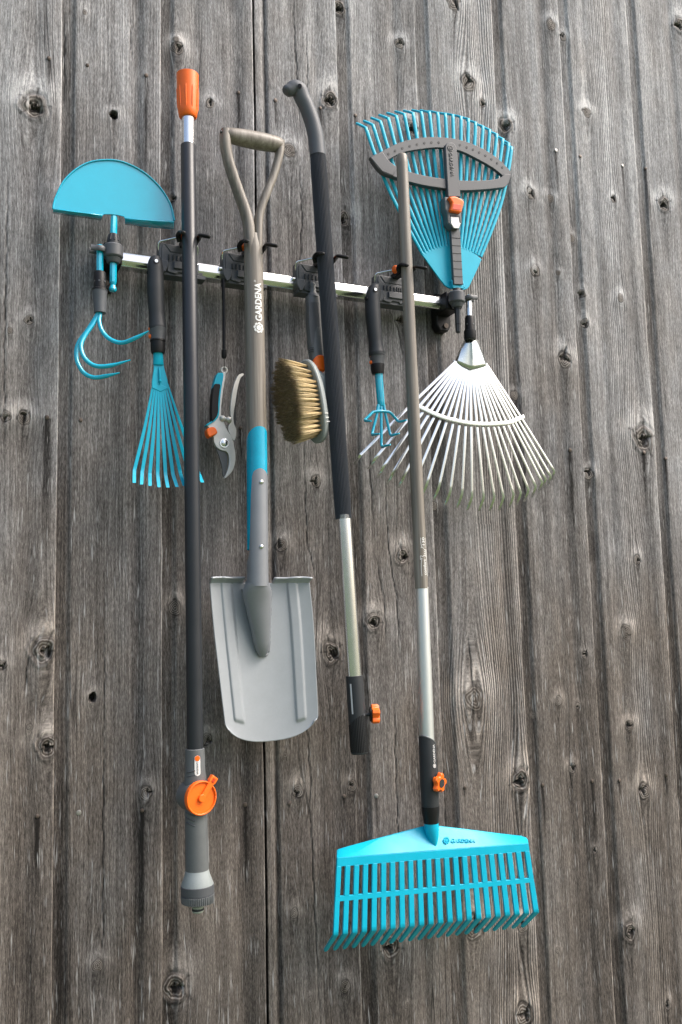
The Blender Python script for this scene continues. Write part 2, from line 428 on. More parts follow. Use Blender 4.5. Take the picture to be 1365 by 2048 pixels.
H_ += 0.0016 * (vnoise((NZ, NX), (26, 60), 8) - 0.5) + 0.0009 * (vnoise((NZ, NX), (140, 220), 9) - 0.5)
dark = np.where(U < T, 0.55, 0) + 0.30 * np.exp(-((U - T) / 0.006)**2) + 0.40 * hol[BI] * np.exp(-((U - (WW - hpos[BI])) / (hwid[BI] * 1.1))**2)  # joint strips and hollows: less silvered wood, plus recess shade painted into the colour
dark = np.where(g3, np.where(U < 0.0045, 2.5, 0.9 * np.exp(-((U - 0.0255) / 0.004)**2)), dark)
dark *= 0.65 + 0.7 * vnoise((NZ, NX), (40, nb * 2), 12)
pale = 1.0 * np.exp(-((WW - U) / 0.0024)**2) * (0.3 + 1.2 * vnoise((NZ, NX), (70, nb), 13))
pale = np.where(g3 & (U > 0.005) & (U < 0.02), 0.35, pale)
crack = np.where(g3 & (U < 0.0045), 0.95, 0.0)
rings = 0.05 + 0.22 * vnoise((NZ, NX), (6, nb * 2), 14)
def bidx(x): return max(i for i in range(len(EDGES)) if EDGES[i] <= x)
b5, b7, b2 = bidx(1.05), bidx(1.48), bidx(0.25)
rings = np.where((BI == b5), rings + 1.8 * sstep(0.085, 0.12, U), rings)
rings = np.where((BI == b7), rings + 1.2 * sstep(0.08, 0.11, U) * (1 - sstep(0.15, 0.18, U)), rings)
rings = np.where((BI == b2), rings + 0.25, rings)
G = XX.copy(); GZ = ZZ.copy()
KR = np.full((NZ, NX), 3.0)
# knots: photo position, radius in photo pixels, kind: k sound, h hole, b broken, e broken at the board edge, o big oval
KN = [(68,212,24,'b'),(228,230,8,'h'),(58,640,9,'k'),(20,662,6,'k'),(12,833,10,'k'),(48,836,13,'k'),(660,200,17,'e'),(680,12,14,'e'),
 (690,435,15,'e'),(577,302,14,'k'),(800,86,10,'k'),(825,256,14,'b'),(935,168,17,'k'),(905,6,16,'k'),(965,206,8,'k'),(1012,250,15,'b'),
 (1102,50,11,'k'),(1128,73,7,'k'),(1360,50,14,'b'),(1172,226,10,'k'),(1060,388,11,'k'),(1103,396,8,'k'),(1328,408,14,'b'),(1226,400,7,'k'),
 (1070,542,11,'k'),(1118,545,5,'k'),(1145,475,8,'k'),(1165,587,7,'k'),(1240,597,8,'k'),(1170,647,8,'k'),(1130,720,15,'k'),(1032,790,9,'k'),
 (1285,876,24,'e'),(1178,948,11,'k'),(632,962,11,'k'),(562,1091,12,'k'),(806,1112,15,'b'),(748,1243,16,'b'),(663,1305,19,'b'),(945,1397,22,'o'),
 (1116,1402,9,'k'),(1157,1412,6,'k'),(1070,1434,4,'k'),(1040,1560,20,'e'),(1144,1537,9,'k'),(1250,1263,12,'k'),(1257,1452,10,'k'),(1287,1582,15,'k'),
 (1272,1120,9,'k'),(595,1582,12,'k'),(704,1572,10,'k'),(88,1300,24,'e'),(186,1395,8,'h'),(96,1492,20,'e'),(5,1330,8,'k'),(60,1454,6,'k'),
 (292,1586,12,'k'),(350,1216,13,'k'),(414,1478,10,'k'),(195,1930,11,'k'),(350,1975,24,'e'),(588,1826,9,'k'),(690,1972,11,'k'),(783,1893,21,'b'),
 (945,1855,22,'k'),(1045,1852,12,'k'),(1045,2030,22,'k'),(1258,1862,16,'b'),(1335,2010,8,'k'),(352,80,7,'k'),(1115,1900,5,'k'),(815,2012,5,'k'),
 (620,1998,5,'k'),(570,1510,5,'k'),(1170,1310,7,'k'),(170,25,5,'k'),(355,98,12,'k'),(420,208,9,'k'),(345,395,7,'k'),(805,640,9,'k'),(870,1012,9,'k'),(1190,1700,6,'k')]
klist = []
for (px, py, rp, kind) in KN:
    p = W(px, py, 0.0); r = RR(px, py, 0.0, 2 * rp); klist.append((p.x, p.z, r, kind))
for i in range(26):                                  # boards beyond the frame carry knots too
    klist.append((random.choice([random.uniform(-2.2, -0.02), random.uniform(1.9, 3.8)]), random.uniform(0.1, 3.3), random.uniform(0.006, 0.018), random.choice('kkkb')))
hs = np.random.default_rng(21)
for (kx, kz, r, kind) in klist:
    ci = np.where((cx > kx - 7*r) & (cx < kx + 7*r))[0]; ri = np.where((zc_ > kz - 16*r) & (zc_ < kz + 16*r))[0]
    if len(ci) == 0 or len(ri) == 0: continue
    sl = np.ix_(ri, ci)
    same = BI[sl] == bidx(kx)
    dx = XX[sl] - kx; dz = ZZ[sl] - kz
    if kind == 'e':
        ex = EDGES[bidx(kx) + 1] if kx > 0.5*(EDGES[bidx(kx)] + EDGES[bidx(kx)+1]) else EDGES[bidx(kx)]
    ez = 1.15 if kind != 'o' else 1.25
    rot = hs.uniform(-0.25, 0.25); dxr = dx * math.cos(rot) + dz * math.sin(rot) ; dzr = -dx * math.sin(rot) + dz * math.cos(rot)
    rho = np.sqrt((dxr / r)**2 + (dzr / (ez * r))**2)
    rho = rho * (1 + 0.06 * np.sin(3 * np.arctan2(dz, dx) + kx * 50) + 0.05 * np.sin(5 * np.arctan2(dz, dx) + kz * 31) + 0.05 * np.sin(2 * np.arctan2(dz, dx) + kz * 77))
    big = 1.6 if kind == 'o' else 1.0
    amp = r * 0.95 * big
    push = amp * np.tanh(dx / (0.9 * r)) * np.exp(-np.abs(dx / (2.6 * r * big))**1.6 - np.abs(dz / (5.0 * r * big))**1.5)
    G[sl] -= np.where(same, push, 0)
    KR[sl] = np.where(same, np.minimum(KR[sl], rho), KR[sl])
    mask = same * 1.0
    br = min(1.0, r / 0.011)
    H_[sl] += mask * br * 0.0024 * np.exp(-(rho / 2.0)**2)
    pale[sl] += mask * 0.75 * br * np.exp(-((rho - 1.6) / 1.0)**2) * (0.6 + 0.5 * np.tanh(dz / r))
    dark[sl] += mask * 0.9 * np.exp(-(dx / (0.9 * r))**2) * np.exp(-np.clip(-dz, 0, None) / (5 * r)) * (dz < -0.8 * r) * 0.6 * br
    rings[sl] += mask * (2.2 if kind == 'o' else 0.40 * br) * np.exp(-(rho / (4.5 if kind == 'o' else 3.2))**2)
    if kind == 'h':
        H_[sl] -= mask * 0.016 * (1 - sstep(0.7, 1.0, rho)); crack[sl] = np.maximum(crack[sl], mask * (1 - sstep(0.75, 0.95, rho)))
    elif kind in 'be':
        off = r * 0.35 * hs.uniform(-1, 1); rh2 = np.sqrt(((dx - off) / (0.5 * r))**2 + ((dz + 0.2 * r) / (0.42 * r))**2)
        rh2 = rh2 * (1 + 0.35 * np.sin(4 * np.arctan2(dz, dx) + kz * 17))
        H_[sl] -= mask * 0.009 * (1 - sstep(0.5, 1.1, rh2)); crack[sl] = np.maximum(crack[sl], mask * 0.92 * (1 - sstep(0.55, 1.0, rh2)))
        a = np.arctan2(dz, dx); spk = np.maximum(0, np.cos(a * 5 + kx * 40))**14 * (rho < 1.5) * (rho > 0.2)
        crack[sl] = np.maximum(crack[sl], mask * 0.7 * spk)
        H_[sl] += mask * 0.0016 * np.sin(rho * 9 + a) * (rho < 1.3)
    elif kind == 'k' and r > 0.006 and hs.random() < 0.7:
        th_ = hs.uniform(0, 6.28); ox, oz = 0.38 * r * math.cos(th_), 0.38 * r * math.sin(th_); a = np.arctan2(dz - oz, dx - ox)
        rh2 = np.sqrt(((dx - ox) / (hs.uniform(.28, .5) * r))**2 + ((dz - oz) / (hs.uniform(.3, .6) * r))**2) * (1 + 0.45 * np.sin(3 * a + kz * 17) + 0.25 * np.sin(7 * a + kx * 30))
        cv = (1 - sstep(0.5, 1.15, rh2)); H_[sl] -= mask * 0.005 * cv; crack[sl] = np.maximum(crack[sl], mask * 0.9 * cv)
        a = np.arctan2(dz, dx); arc_ = np.exp(-((rho - 1.0) / 0.10)**2) * (np.cos(a - th_ - 0.5) > -0.1); crack[sl] = np.maximum(crack[sl], mask * 0.75 * arc_)
    elif kind == 'o' or r > 0.010:
        a = np.arctan2(dz, dx); spk = np.maximum(0, np.cos(a * 2 + kx * 40 + 0.6 * np.sin(rho * 4)))**22 * (rho < 1.25) * (rho > 0.05)
        crack[sl] = np.maximum(crack[sl], mask * 0.75 * spk)
# long drying cracks
for pts, wpx in [([(16, 350), (13, 500), (9, 700), (8, 900)], 2.0), ([(210, 1130), (209, 1400), (206, 1700), (205, 2040)], 1.6),
                 ([(595, 1480), (600, 1545), (612, 1590), (622, 1650), (628, 1800), (634, 1900), (640, 2045)], 2.2),
                 ([(611, 1420), (617, 1500), (622, 1580), (610, 1660)], 1.7), ([(772, 960), (775, 1050), (781, 1120), (795, 1200), (800, 1320)], 1.8),
                 ([(752, 1110), (760, 1150), (770, 1210), (772, 1290)], 2.0), ([(935, 1270), (940, 1330), (944, 1385)], 2.4), ([(778, 615), (798, 660), (812, 720)], 2.6),
                 ([(586, 0), (590, 100), (597, 190), (600, 260)], 1.6), ([(612, 60), (616, 180), (618, 330)], 1.4), ([(598, 330), (604, 430), (600, 520), (585, 560)], 1.4),
                 ([(795, 1080), (803, 1095), (806, 1112)], 2.2), ([(1048, 898), (1050, 960), (1053, 1010)], 2.6), ([(790, 1400), (792, 1500), (797, 1650), (801, 1750)], 1.5),
                 ([(607, 880), (610, 1000), (615, 1090), (640, 1190)], 1.3), ([(738, 870), (742, 960), (748, 1040)], 2.4), ([(60, 1310), (52, 1345), (50, 1380)], 1.8),
                 ([(262, 30), (263, 120)], 1.2), ([(130, 20), (129, 130), (129, 205)], 4.0), ([(775, 530), (782, 590), (790, 640)], 1.6), ([(885, 1490), (890, 1600), (894, 1720)], 1.6)]:
    P3 = [W(a, b, 0.0) for a, b in pts]; zs = np.array([p.z for p in P3])[::-1]; xs = np.array([p.x for p in P3])[::-1]
    hw = RR(pts[0][0], pts[0][1], 0, wpx) * 0.9
    ri = np.where((zc_ > zs[0]) & (zc_ < zs[-1]))[0]
    xl = np.interp(zc_[ri], zs, xs) + 0.0010 * np.sin(zc_[ri] * 90) + 0.0006 * np.sin(zc_[ri] * 231)
    tap = np.sin(np.pi * (zc_[ri] - zs[0]) / (zs[-1] - zs[0]))**0.4
    ci = np.where((cx > xs.min() - 0.02) & (cx < xs.max() + 0.02))[0]; sl = np.ix_(ri, ci)
    dd = np.abs(XX[sl] - xl[:, None]) / (hw * (0.55 + 0.45 * tap[:, None]) + 0.0007)
    cv = np.clip(1.25 - dd, 0, 1) * tap[:, None]
    crack[sl] = np.maximum(crack[sl], 0.85 * cv); H_[sl] -= 0.0018 * cv
# nails and the dark streaks the rain has drawn below them
NAILS = [(98,117,60,1),(175,131,20,0),(293,151,230,1),(478,183,170,1),(551,201,60,1),(641,216,40,1),(712,230,50,1),(94,835,300,2.4),(162,840,12,0),(75,1632,160,1.2),
 (158,1625,20,0),(285,1621,260,1.2),(492,1610,170,1),(578,1605,30,.7),(688,1592,20,.8),(754,1592,70,.8),(1112,301,90,1),(1160,313,40,.7),(1246,331,80,1),(1292,337,110,1),
 (1141,900,170,1.3),(1332,917,90,1),(1287,905,120,1.2),(1086,1570,110,1.1),(1185,1562,140,1.2),(483,855,60,1),(1333,1550,40,1),(1238,1560,60,1),(928,1575,20,1),(700,1130,30,.8)]
for (px, py, ln, wd_) in NAILS:
    p = W(px, py, 0); L = (p.z - W(px, py + max(ln, 1), 0).z)
    ri = np.where((zc_ < p.z) & (zc_ > p.z - L))[0]; ci = np.where(np.abs(cx - p.x) < 0.03)[0]
    if len(ri) == 0 or wd_ == 0: continue
    sl = np.ix_(ri, ci); tt = (p.z - ZZ[sl]) / L
    dark[sl] += 1.9 * min(1.2, wd_) * np.exp(-((XX[sl] - p.x - 0.0006 * np.sin(ZZ[sl] * 60)) / (0.0030 * wd_))**2) * (1 - tt)**0.7
# weathering tint: the grey wood turns browner lower down, in uneven patches
br_ = np.clip(1.08 - (ZZ - 0.8) / 1.40, 0, 1) * 0.95 + 0.55 * (vnoise((NZ, NX), (14, 40), 31) - 0.5) + 0.25 * (vnoise((NZ, NX), (60, 120), 32) - 0.5)
br_ = np.clip(br_ + np.where(U < T, 0.15, 0), 0, 1)
tone = btone[BI] + 0.02 + 0.095 * np.clip((ZZ - 1.6) / 1.0, -1.0, 1.0)  # board tone: paler towards the top, darker towards the bottom
tone += np.where((BI >= bidx(1.4)), 0.07 * sstep(1.2, 1.7, ZZ), 0)
tone = tone.astype(np.float64)
# gentle wander of the board edges
wig = np.zeros((NZ, NX))
for bi in range(nb - 1):
    a = 0.0011 * np.interp(zc_, np.linspace(0, ZTOP, 19), prm.uniform(-1, 1, 19))
    wig += a[:, None] * np.exp(-np.abs(XX - EDGES[bi]) / 0.03)
PX = XX + wig
verts = np.stack([PX, -H_, ZZ], -1).reshape(-1, 3)
idx = np.arange(NZ * NX).reshape(NZ, NX)
quads = np.stack([idx[:-1, :-1], idx[:-1, 1:], idx[1:, 1:], idx[1:, :-1]], -1).reshape(-1, 4)
# solid backing behind the boards
bx0, bx1 = cx[0], cx[-1]
bv = np.array([(x, y, z) for y in (0.028, 0.07) for x, z in ((bx0, 0), (bx1, 0), (bx1, ZTOP), (bx0, ZTOP))])
nv0 = len(verts); verts = np.concatenate([verts, bv])
bq = np.array([(0, 1, 2, 3), (7, 6, 5, 4), (0, 4, 5, 1), (1, 5, 6, 2), (2, 6, 7, 3), (3, 7, 4, 0)]) + nv0
quads = np.concatenate([quads, bq])
wm = bpy.data.meshes.new('board_wall')
wm.vertices.add(len(verts)); wm.vertices.foreach_set('co', verts.ravel())
wm.loops.add(quads.size); wm.loops.foreach_set('vertex_index', quads.ravel())
wm.polygons.add(len(quads)); wm.polygons.foreach_set('loop_start', np.arange(0, quads.size, 4)); wm.polygons.foreach_set('loop_total', np.full(len(quads), 4))
wm.update(); wm.validate()
wm.polygons.foreach_set('use_smooth', np.ones(len(quads), bool))
wm.set_sharp_from_angle(angle=math.radians(50))
gat = wm.attributes.new('grain', 'FLOAT_VECTOR', 'POINT')
gv = np.stack([G + BI * 3.17, GZ + BI * 7.3, BI * 1.37], -1).reshape(-1, 3); gv = np.concatenate([gv, np.zeros((8, 3))])
gat.data.foreach_set('vector', gv.ravel())
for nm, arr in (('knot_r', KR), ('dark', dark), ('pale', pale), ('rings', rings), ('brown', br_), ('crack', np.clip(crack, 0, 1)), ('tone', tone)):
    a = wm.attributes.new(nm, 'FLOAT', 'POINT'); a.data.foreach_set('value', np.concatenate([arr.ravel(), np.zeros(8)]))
wm.materials.append(M['boards'])
wall = bpy.data.objects.new('board_wall', wm); COL.objects.link(wall); ORG[wall.name_full] = Vector()
tag(wall, 'weathered grey-brown wall of upright wooden boards behind all the tools', 'wall')
nproto = {}
for (px, py, ln, wd_) in NAILS:
    p = W(px, py, 0); bright = (px, py) in ((1112, 301), (1246, 331), (754, 1592), (158, 1625))
    ii = int(np.argmin(np.abs(cx - p.x))); jj = int(np.argmin(np.abs(zc_ - p.z))); y = -H_[jj, ii]
    if bright not in nproto:
        mb = MB(); mb.tube([Vector((0, 0.002, 0)), Vector((0, -0.0012, 0)), Vector((0, -0.0019, 0))], [0.0040, 0.0040, 0.0026], 12)
        o = mb.build('nail', M['nail_bright' if bright else 'nail'], wall); nproto[bright] = o
    else:
        o = nproto[bright].copy(); COL.objects.link(o); o.parent = wall
    o.location = (p.x, y, p.z)
    sc = random.uniform(0.8, 1.1); o.scale = (sc, 1, sc); o.rotation_euler = (random.uniform(-.25, .25), 0, random.uniform(-.25, .25))

# ------------------------------------------------------------------ rail with its two wall brackets
RZ = 1.9625
rail = thing('tool_rail', 'long polished aluminium rail fixed across the board wall, carrying the tool holders', 'rail', (0.64, 0, RZ))
prof = [(-0.020, -0.0145), (-0.043, -0.0145), (-0.050, -0.0068), (-0.050, 0.0095), (-0.044, 0.0145), (-0.020, 0.0145)]
mb = MB(); mb.prism([Vector((0.262, y, RZ + z)) for y, z in prof], Vector((0.735, 0, 0)))
mb.build('rail_bar', M['chrome'], rail, bevel=0.0026, seg=3)

DS = 0.078                                           # distance of the socket axis from the wall
def bracket(px, py, sgn, px2, py2):
    c = W(px, py, DS); e = W(px2, py2, DS)
    br = MB()
    # foot against the wall, arm that holds the rail end, lower lug with screw hole
    f = [(-0.018, 0.030), (0.014, 0.030), (0.018, 0.010), (0.018, -0.040), (0.010, -0.054), (-0.010, -0.054), (-0.018, -0.040)]
    br.prism([Vector((c.x + sgn * 0.0 + x, -0.022, RZ + z)) for x, z in f], Vector((0, 0.024, 0)))
    br.box((c.x - sgn * 0.002, -0.042, RZ - 0.001), X * 0.0165, Yv * 0.024, Zv * 0.0195)
    b = br.build('wall_bracket', M['black'], rail, bevel=0.003, seg=3)
    s = MB(); s.disc(Vector((c.x + sgn * 0.004, -0.0235, RZ - 0.042)), Yv, 0.0055, 0.004, 16); s.build('screw', M['nail'], b)
    rg = MB(); h = 0.0125
    rg.tube([c - Zv * h, c - Zv * (h - 0.003), c + Zv * (h - 0.003), c + Zv * h], [0.0150, 0.0175, 0.0175, 0.0155], 28)
    rg.tube([c - Zv * (h + 0.009), c - Zv * h], [0.0105, 0.0145], 24)
    rg.box(c + Yv * 0.016, X * 0.012, Yv * 0.010, Zv * (h - 0.002))
    r_ = rg.build('socket_ring', M['grey'], b, bevel=0.0008, smooth=24)
    cl = MB(); d = (e - c); dn = d.normalized(); nrm = dn.cross(Zv).normalized()
    pts = [c + dn * 0.012, c + dn * 0.018, c + d * 0.72]
    cl.tube(pts + [e + nrm * 0.0], [(0.0052, 0.0095), (0.0050, 0.0085), (0.0042, 0.0052), (0.0030, 0.0050)], 12, side=nrm, sq=0.6)
    for q in (-1, 1):                                # jaws round the hung tool's shaft
        arc = [e + (dn * math.cos(a) + nrm * math.sin(a) * q) * 0.0105 for a in [math.radians(180 - 22 * i) for i in range(7)]]
        arc.append(e + dn * 0.016 + nrm * q * 0.0075)
        cl.tube(arc, [(0.0028, 0.0050)] * len(arc), 8, side=Zv.cross(dn), sq=0.7)
    cl.build('clip_arm', M['grey'], b)
    return c, e
cL, eL = bracket(227, 504, -1, 199, 500)
cR, eR = bracket(914, 596, 1, 938, 597)

# ------------------------------------------------------------------ four sliding tool holders
GD = 0.105
PP = [W(379.3, 460, GD), W(506.5, 465, GD), W(652.5, 490, GD), W(815.5, 520, 0.115)]
RADS = [0.0137, 0.0188, 0.0158, 0.0118]
HL = ['grey sliding holder on the rail gripping the charcoal pole with the orange cap',
      'grey sliding holder on the rail gripping the wooden spade shaft, black peg hanging below',
      'grey sliding holder on the rail gripping the ribbed grip of the curved grey handle',
      'grey sliding holder on the rail gripping the thin wooden rake shaft, hand cultivator beside it']
def holder():
    c = Vector((0.4, 0, RZ)); h = thing('tool_holder', HL[0], 'tool holder', c, 'tool holders sliding on the rail')
    def q(x, y, z): return Vector((c.x + (x if x < 0 else x * 0.60), -y, c.z + z * 0.84 - 0.001))
    bd = MB()
    bd.prism([q(x, 0.060, z) for x, z in ((-0.046, -0.002), (-0.046, 0.043), (0.046, 0.043), (0.046, -0.002))], Yv * 0.020)
    bo = bd.build('holder_body', M['grey'], h, bevel=0.002)
    pn = MB()
    pn.prism([q(x, 0.0618, z) for x, z in ((-0.041, 0.0015), (-0.041, 0.031), (-0.039, 0.039), (-0.027, 0.022), (0.027, 0.022), (0.039, 0.039), (0.041, 0.031), (0.041, 0.0015))], Yv * 0.0022)
    pn.prism([q(x, 0.0612, z) for x, z in ((-0.0345, 0.0405), (-0.0245, 0.0245), (0.0245, 0.0245), (0.0345, 0.0405))], Yv * 0.0016)
    pn.build('face_panel', M['grey'], bo, bevel=0.0006)
    for i in range(8):
        sl = MB(); x = -0.028 + 0.008 * i
        sl.box(q(x, 0.0628, 0.0105), X * 0.0014, Yv * 0.0013, Zv * 0.0052); sl.build('rib', M['dark'], bo, bevel=0.0007)
    cl = MB()
    cl.prism([q(x, 0.066, z) for x, z in ((-0.047, 0.0015), (-0.030, 0.0015), (-0.030, -0.010), (-0.034, -0.024), (-0.040, -0.027), (-0.047, -0.012))], Yv * 0.030)
    cl.prism([q(x, 0.066, z) for x, z in ((0.047, 0.0015), (0.030, 0.0015), (0.030, -0.010), (0.034, -0.024), (0.040, -0.027), (0.047, -0.012))], Yv * 0.030)
    cl.prism([q(x, 0.0625, z) for x, z in ((-0.031, 0.0015), (0.031, 0.0015), (0.031, -0.022), (0.014, -0.026), (0.010, -0.021), (-0.010, -0.021), (-0.014, -0.026), (-0.031, -0.022))], Yv * 0.028)
    cl.box(q(0, 0.0632, -0.006), X * 0.019, Yv * 0.003, Zv * 0.007)
    cl.box(q(0, 0.046, -0.0245), X * 0.043, Yv * 0.013, Zv * 0.004)
    cl.build('rail_clamp', M['grey'], h, bevel=0.0012)
    for sx in (-1, 1):
        sc = MB(); sc.tube([q(sx * 0.045, 0.052, 0.006), q(sx * 0.052, 0.052, 0.006)], [0.0042, 0.0036], 10); sc.build('screw', M['steel'], h, bevel=0.0006)
    for sx in (-1, 1):
        wr = MB()
        wr.tube(smooth([q(sx * 0.044, 0.056, 0.022), q(sx * 0.0465, 0.058, 0.032), q(sx * 0.045, 0.062, 0.043), q(sx * 0.036, 0.066, 0.0465), q(sx * 0.012, 0.084, 0.0500)], 5), 0.0016, 8)
        wr.build('wire_spring', M['steel'], h)
    kb = MB(); kb.ball(q(-0.0125, 0.084, 0.0500), 0.0088, 14, axis=X, flat=0.75); kb.ball(q(0.0125, 0.084, 0.0500), 0.0088, 14, axis=X, flat=0.75)
    kb.build('spring_knob', M['orange'], h)
    return h
def holder_grips(h, p, r):
    for sx in (-1, 1):
        g = MB(); z = W(379, 474, 0.10).z
        o = Vector((p.x, p.y, z))
        fo = 0.004 if sx > 0 else -0.0030
        pts = [o + Vector((sx * (r + 0.001), r * 0.6 + 0.006, -0.008)), o + Vector((sx * (r + 0.0050), r * 0.5 + 0.002, 0.000)), o + Vector((sx * (r + 0.0052), -r * 0.3, 0.0015)),
               o + Vector((sx * (r + 0.0036), -r * 0.95, -0.0015)), o + Vector((sx * (r + 0.0048 + fo * .4), -r - 0.007, -0.0050)), o + Vector((sx * (r + 0.0078 + fo), -r - 0.013, -0.0080)), o + Vector((sx * (r + 0.0105 + fo * 1.6), -r - 0.017, -0.0095))]
        sp = smooth(pts, 5); k = len(sp)
        g.tube(sp, [(0.0036 * (1 if i < k - 4 else (0.98, 0.94, 0.8, 0.45)[i - k + 4]), 0.0048 * (1 if i < k - 4 else (0.98, 0.94, 0.8, 0.45)[i - k + 4])) for i in range(k)], 10, side=Zv)
        g.build('grip_hook', M['black'], h)
    ar = MB(); ar.box(Vector((p.x, (p.y + r + 0.010 - 0.058) / 2, RZ + 0.036)), X * 0.007, Yv * (abs(p.y + r + 0.008 + 0.058) / 2 + 0.004), Zv * 0.006); ar.build('grip_arm', M['black'], h, bevel=0.0015)
h0 = holder(); HO = [h0]
for i in range(1, 4):
    h = copy_tree(h0); h['label'] = HL[i]; HO.append(h)
for h, p, r in zip(HO, PP, RADS):
    h.location = (p.x, 0, RZ); ORG[h.name_full] = Vector((p.x, 0, RZ))
for h, p, r in zip(HO, PP, RADS): holder_grips(h, p, r)
# black peg hanging from the second holder, pruning shears hang from its tip
DP = 0.060
pg = MB(); a, b = W(447.5, 563, DP), W(448.5, 700, DP)
pg.tube([a + Zv * 0.004, a, lerp(a, b, 0.5) + X * 0.0006, b], [0.0038, 0.0034, 0.0033, 0.0033], 10)
pg.tube([b + Zv * 0.001, b, b - Zv * 0.013, b - Zv * 0.016], [0.0036, 0.0050, 0.0050, 0.0036], 12); pg.build('peg', M['black'], HO[1])

# ------------------------------------------------------------------ pole 1: telescopic water pole
def axis_pole(name, label, cat, top, bot, d):
    return thing(name, label, cat, W(bot[0], bot[1], d))
d = GD
A, B = W(376.4, 240, d), W(390.6, 1497, d)
T1 = thing('water_pole', 'charcoal telescopic water pole with orange cap on top and orange valve disc near its foot', 'pole', W(396, 1820, d))
c = W(375.6, 149, d); c2 = W(376.3, 236, d); L = (c - c2).length
mb = MB(); mb.tube([c, lerp(c, c2, .015), lerp(c, c2, .35), lerp(c, c2, .86), lerp(c, c2, .97), c2], [0.0185, 0.0205, 0.0200, 0.0182, 0.0168, 0.0150], 32)
cap = mb.build('cap', M['orange'], T1, smooth=30)
for i in range(10):
    ph = 2 * math.pi * i / 10 + 0.2; dr = Vector((math.sin(ph), -math.cos(ph), 0)); rb = MB()
    rb.tube([lerp(c, c2, .34) + dr * 0.0196, lerp(c, c2, .40) + dr * 0.0200, lerp(c, c2, .78) + dr * 0.0186, lerp(c, c2, .84) + dr * 0.0176], [0.0008, 0.0011, 0.0013, 0.0010], 8)
    rb.build('grip_rib', M['orange'], cap)
mb = MB(); a, b = W(376.4, 232, d), W(376.8, 293, d); mb.tube([a, b], 0.0118, 28); mb.build('inner_tube', M['alu'], T1)
mb = MB(); a, b = W(376.8, 290, d), W(390.6, 1500, d); mb.tube([a + Zv*0, lerp(a, b, .001), lerp(a, b, .5), b], [0.0128, 0.0137, 0.0137, 0.0137], 32); mb.build('tube', M['char'], T1)
a = W(390.2, 1497, d); b = W(395.4, 1778, d)
def al(t): return lerp(a, b, t)
mb = MB(); mb.tube([al(0), al(.004), al(.16), al(.24), al(.40), al(.5), al(.78), al(.87), al(.90)],
                   [0.0155, 0.0165, 0.0172, 0.0190, 0.0192, 0.0188, 0.0195, 0.0195, 0.0195], 32)
vb = mb.build('valve_body', M['mid'], T1, smooth=30)
mb = MB(); mb.tube([al(.865), al(.90), al(.965), al(.968)], [0.0196, 0.0215, 0.0272, 0.0272], 32); mb.build('flare', M['light'], T1)
mb = MB(); mb.tube([al(.966), al(.97), al(1.03), al(1.032)], [0.0268, 0.0280, 0.0280, 0.0268], 32); mb.build('collar', M['grey'], T1)
mb = MB(); n = 48; q0 = len(mb.v)
mb.tube([al(1.034), al(1.036), al(1.085), al(1.09)], [0.0270, 0.0282, 0.0276, 0.0262], 48); cn = mb.build('coupling_ring', M['mid'], T1)
for i in range(14):
    ph = math.radians(-42 + 7.0 * i) ; dr = Vector((math.sin(ph), -math.cos(ph), 0)); rb = MB()
    rb.box(al(1.062) + dr * 0.0278, Zv.cross(dr) * 0.0008, dr * 0.0014, Zv * 0.0065); rb.build('ridge', M['mid'], cn, bevel=0.0004)
mb = MB(); mb.tube([al(1.085), al(1.115), al(1.12), al(1.13), al(1.135), al(1.155), al(1.162)], [0.0085, 0.0085, 0.0098, 0.0098, 0.0088, 0.0098, 0.0085], 24); mb.build('hose_connector', M['fitting'], T1)
mb = MB(); mb.tube([al(1.1345), al(1.147)], 0.0101, 24); mb.build('seal_ring', M['dark'], T1)
vc = W(400, 1594, 0.128); vn = Vector((0.30, -0.95, 0.0)).normalized()
vc0 = W(389.5, 1592, d); vn = Vector((0.22, -0.97, 0.0)).normalized(); vc = vc0 + vn * 0.0255
mb = MB(); mb.tube([vc0 - vn * 0.020, vc0 + vn * 0.018], [0.0255, 0.0265], 36); mb.build('valve_housing', M['mid'], T1, bevel=0.002)
mb = MB(); mb.tube([vc0 + vn * 0.0165, vc - vn * 0.0015], [0.0280, 0.0280], 40); vd = mb.build('valve_disc', M['orange'], T1, bevel=0.0007)
u = Vector((vn.y * -1, vn.x, 0)).normalized(); u = Vector((0.97, 0.22, 0)); lv = (u * 0.62 + Zv * 0.78).normalized(); lp = lv.cross(vn)
mb = MB(); mb.strip([vc + vn * 0.003 - lv * 0.004 - lp * 0.0045, vc + vn * 0.003 + lv * 0.040 - lp * 0.0052], [vc + vn * 0.003 - lv * 0.004 + lp * 0.0045, vc + vn * 0.003 + lv * 0.040 + lp * 0.0052], -vn * 0.006)
mb.disc(vc + vn * 0.0006, vn, 0.0064, 0.006, 24)
mb.box(vc - vn * 0.0015 + lv * 0.0355, lv * 0.0055, lp * 0.0066, vn * 0.0042)
rim_ = [vc + (u * math.cos(a_) + Zv * math.sin(a_)) * .0268 for a_ in [2 * math.pi * i / 40 for i in range(41)]]; mb.tube(rim_, .0017, 8)
mb.build('lever', M['orange'], vd, bevel=0.001)
mb = MB(); mb.box(vc + vn * 0.0033 + lv * 0.034, lv * 0.0035, lp * 0.0026, vn * 0.0006); mb.build('lever_slot', plain('deep_orange', (0.5, 0.04, 0.004), 0.5), vd)
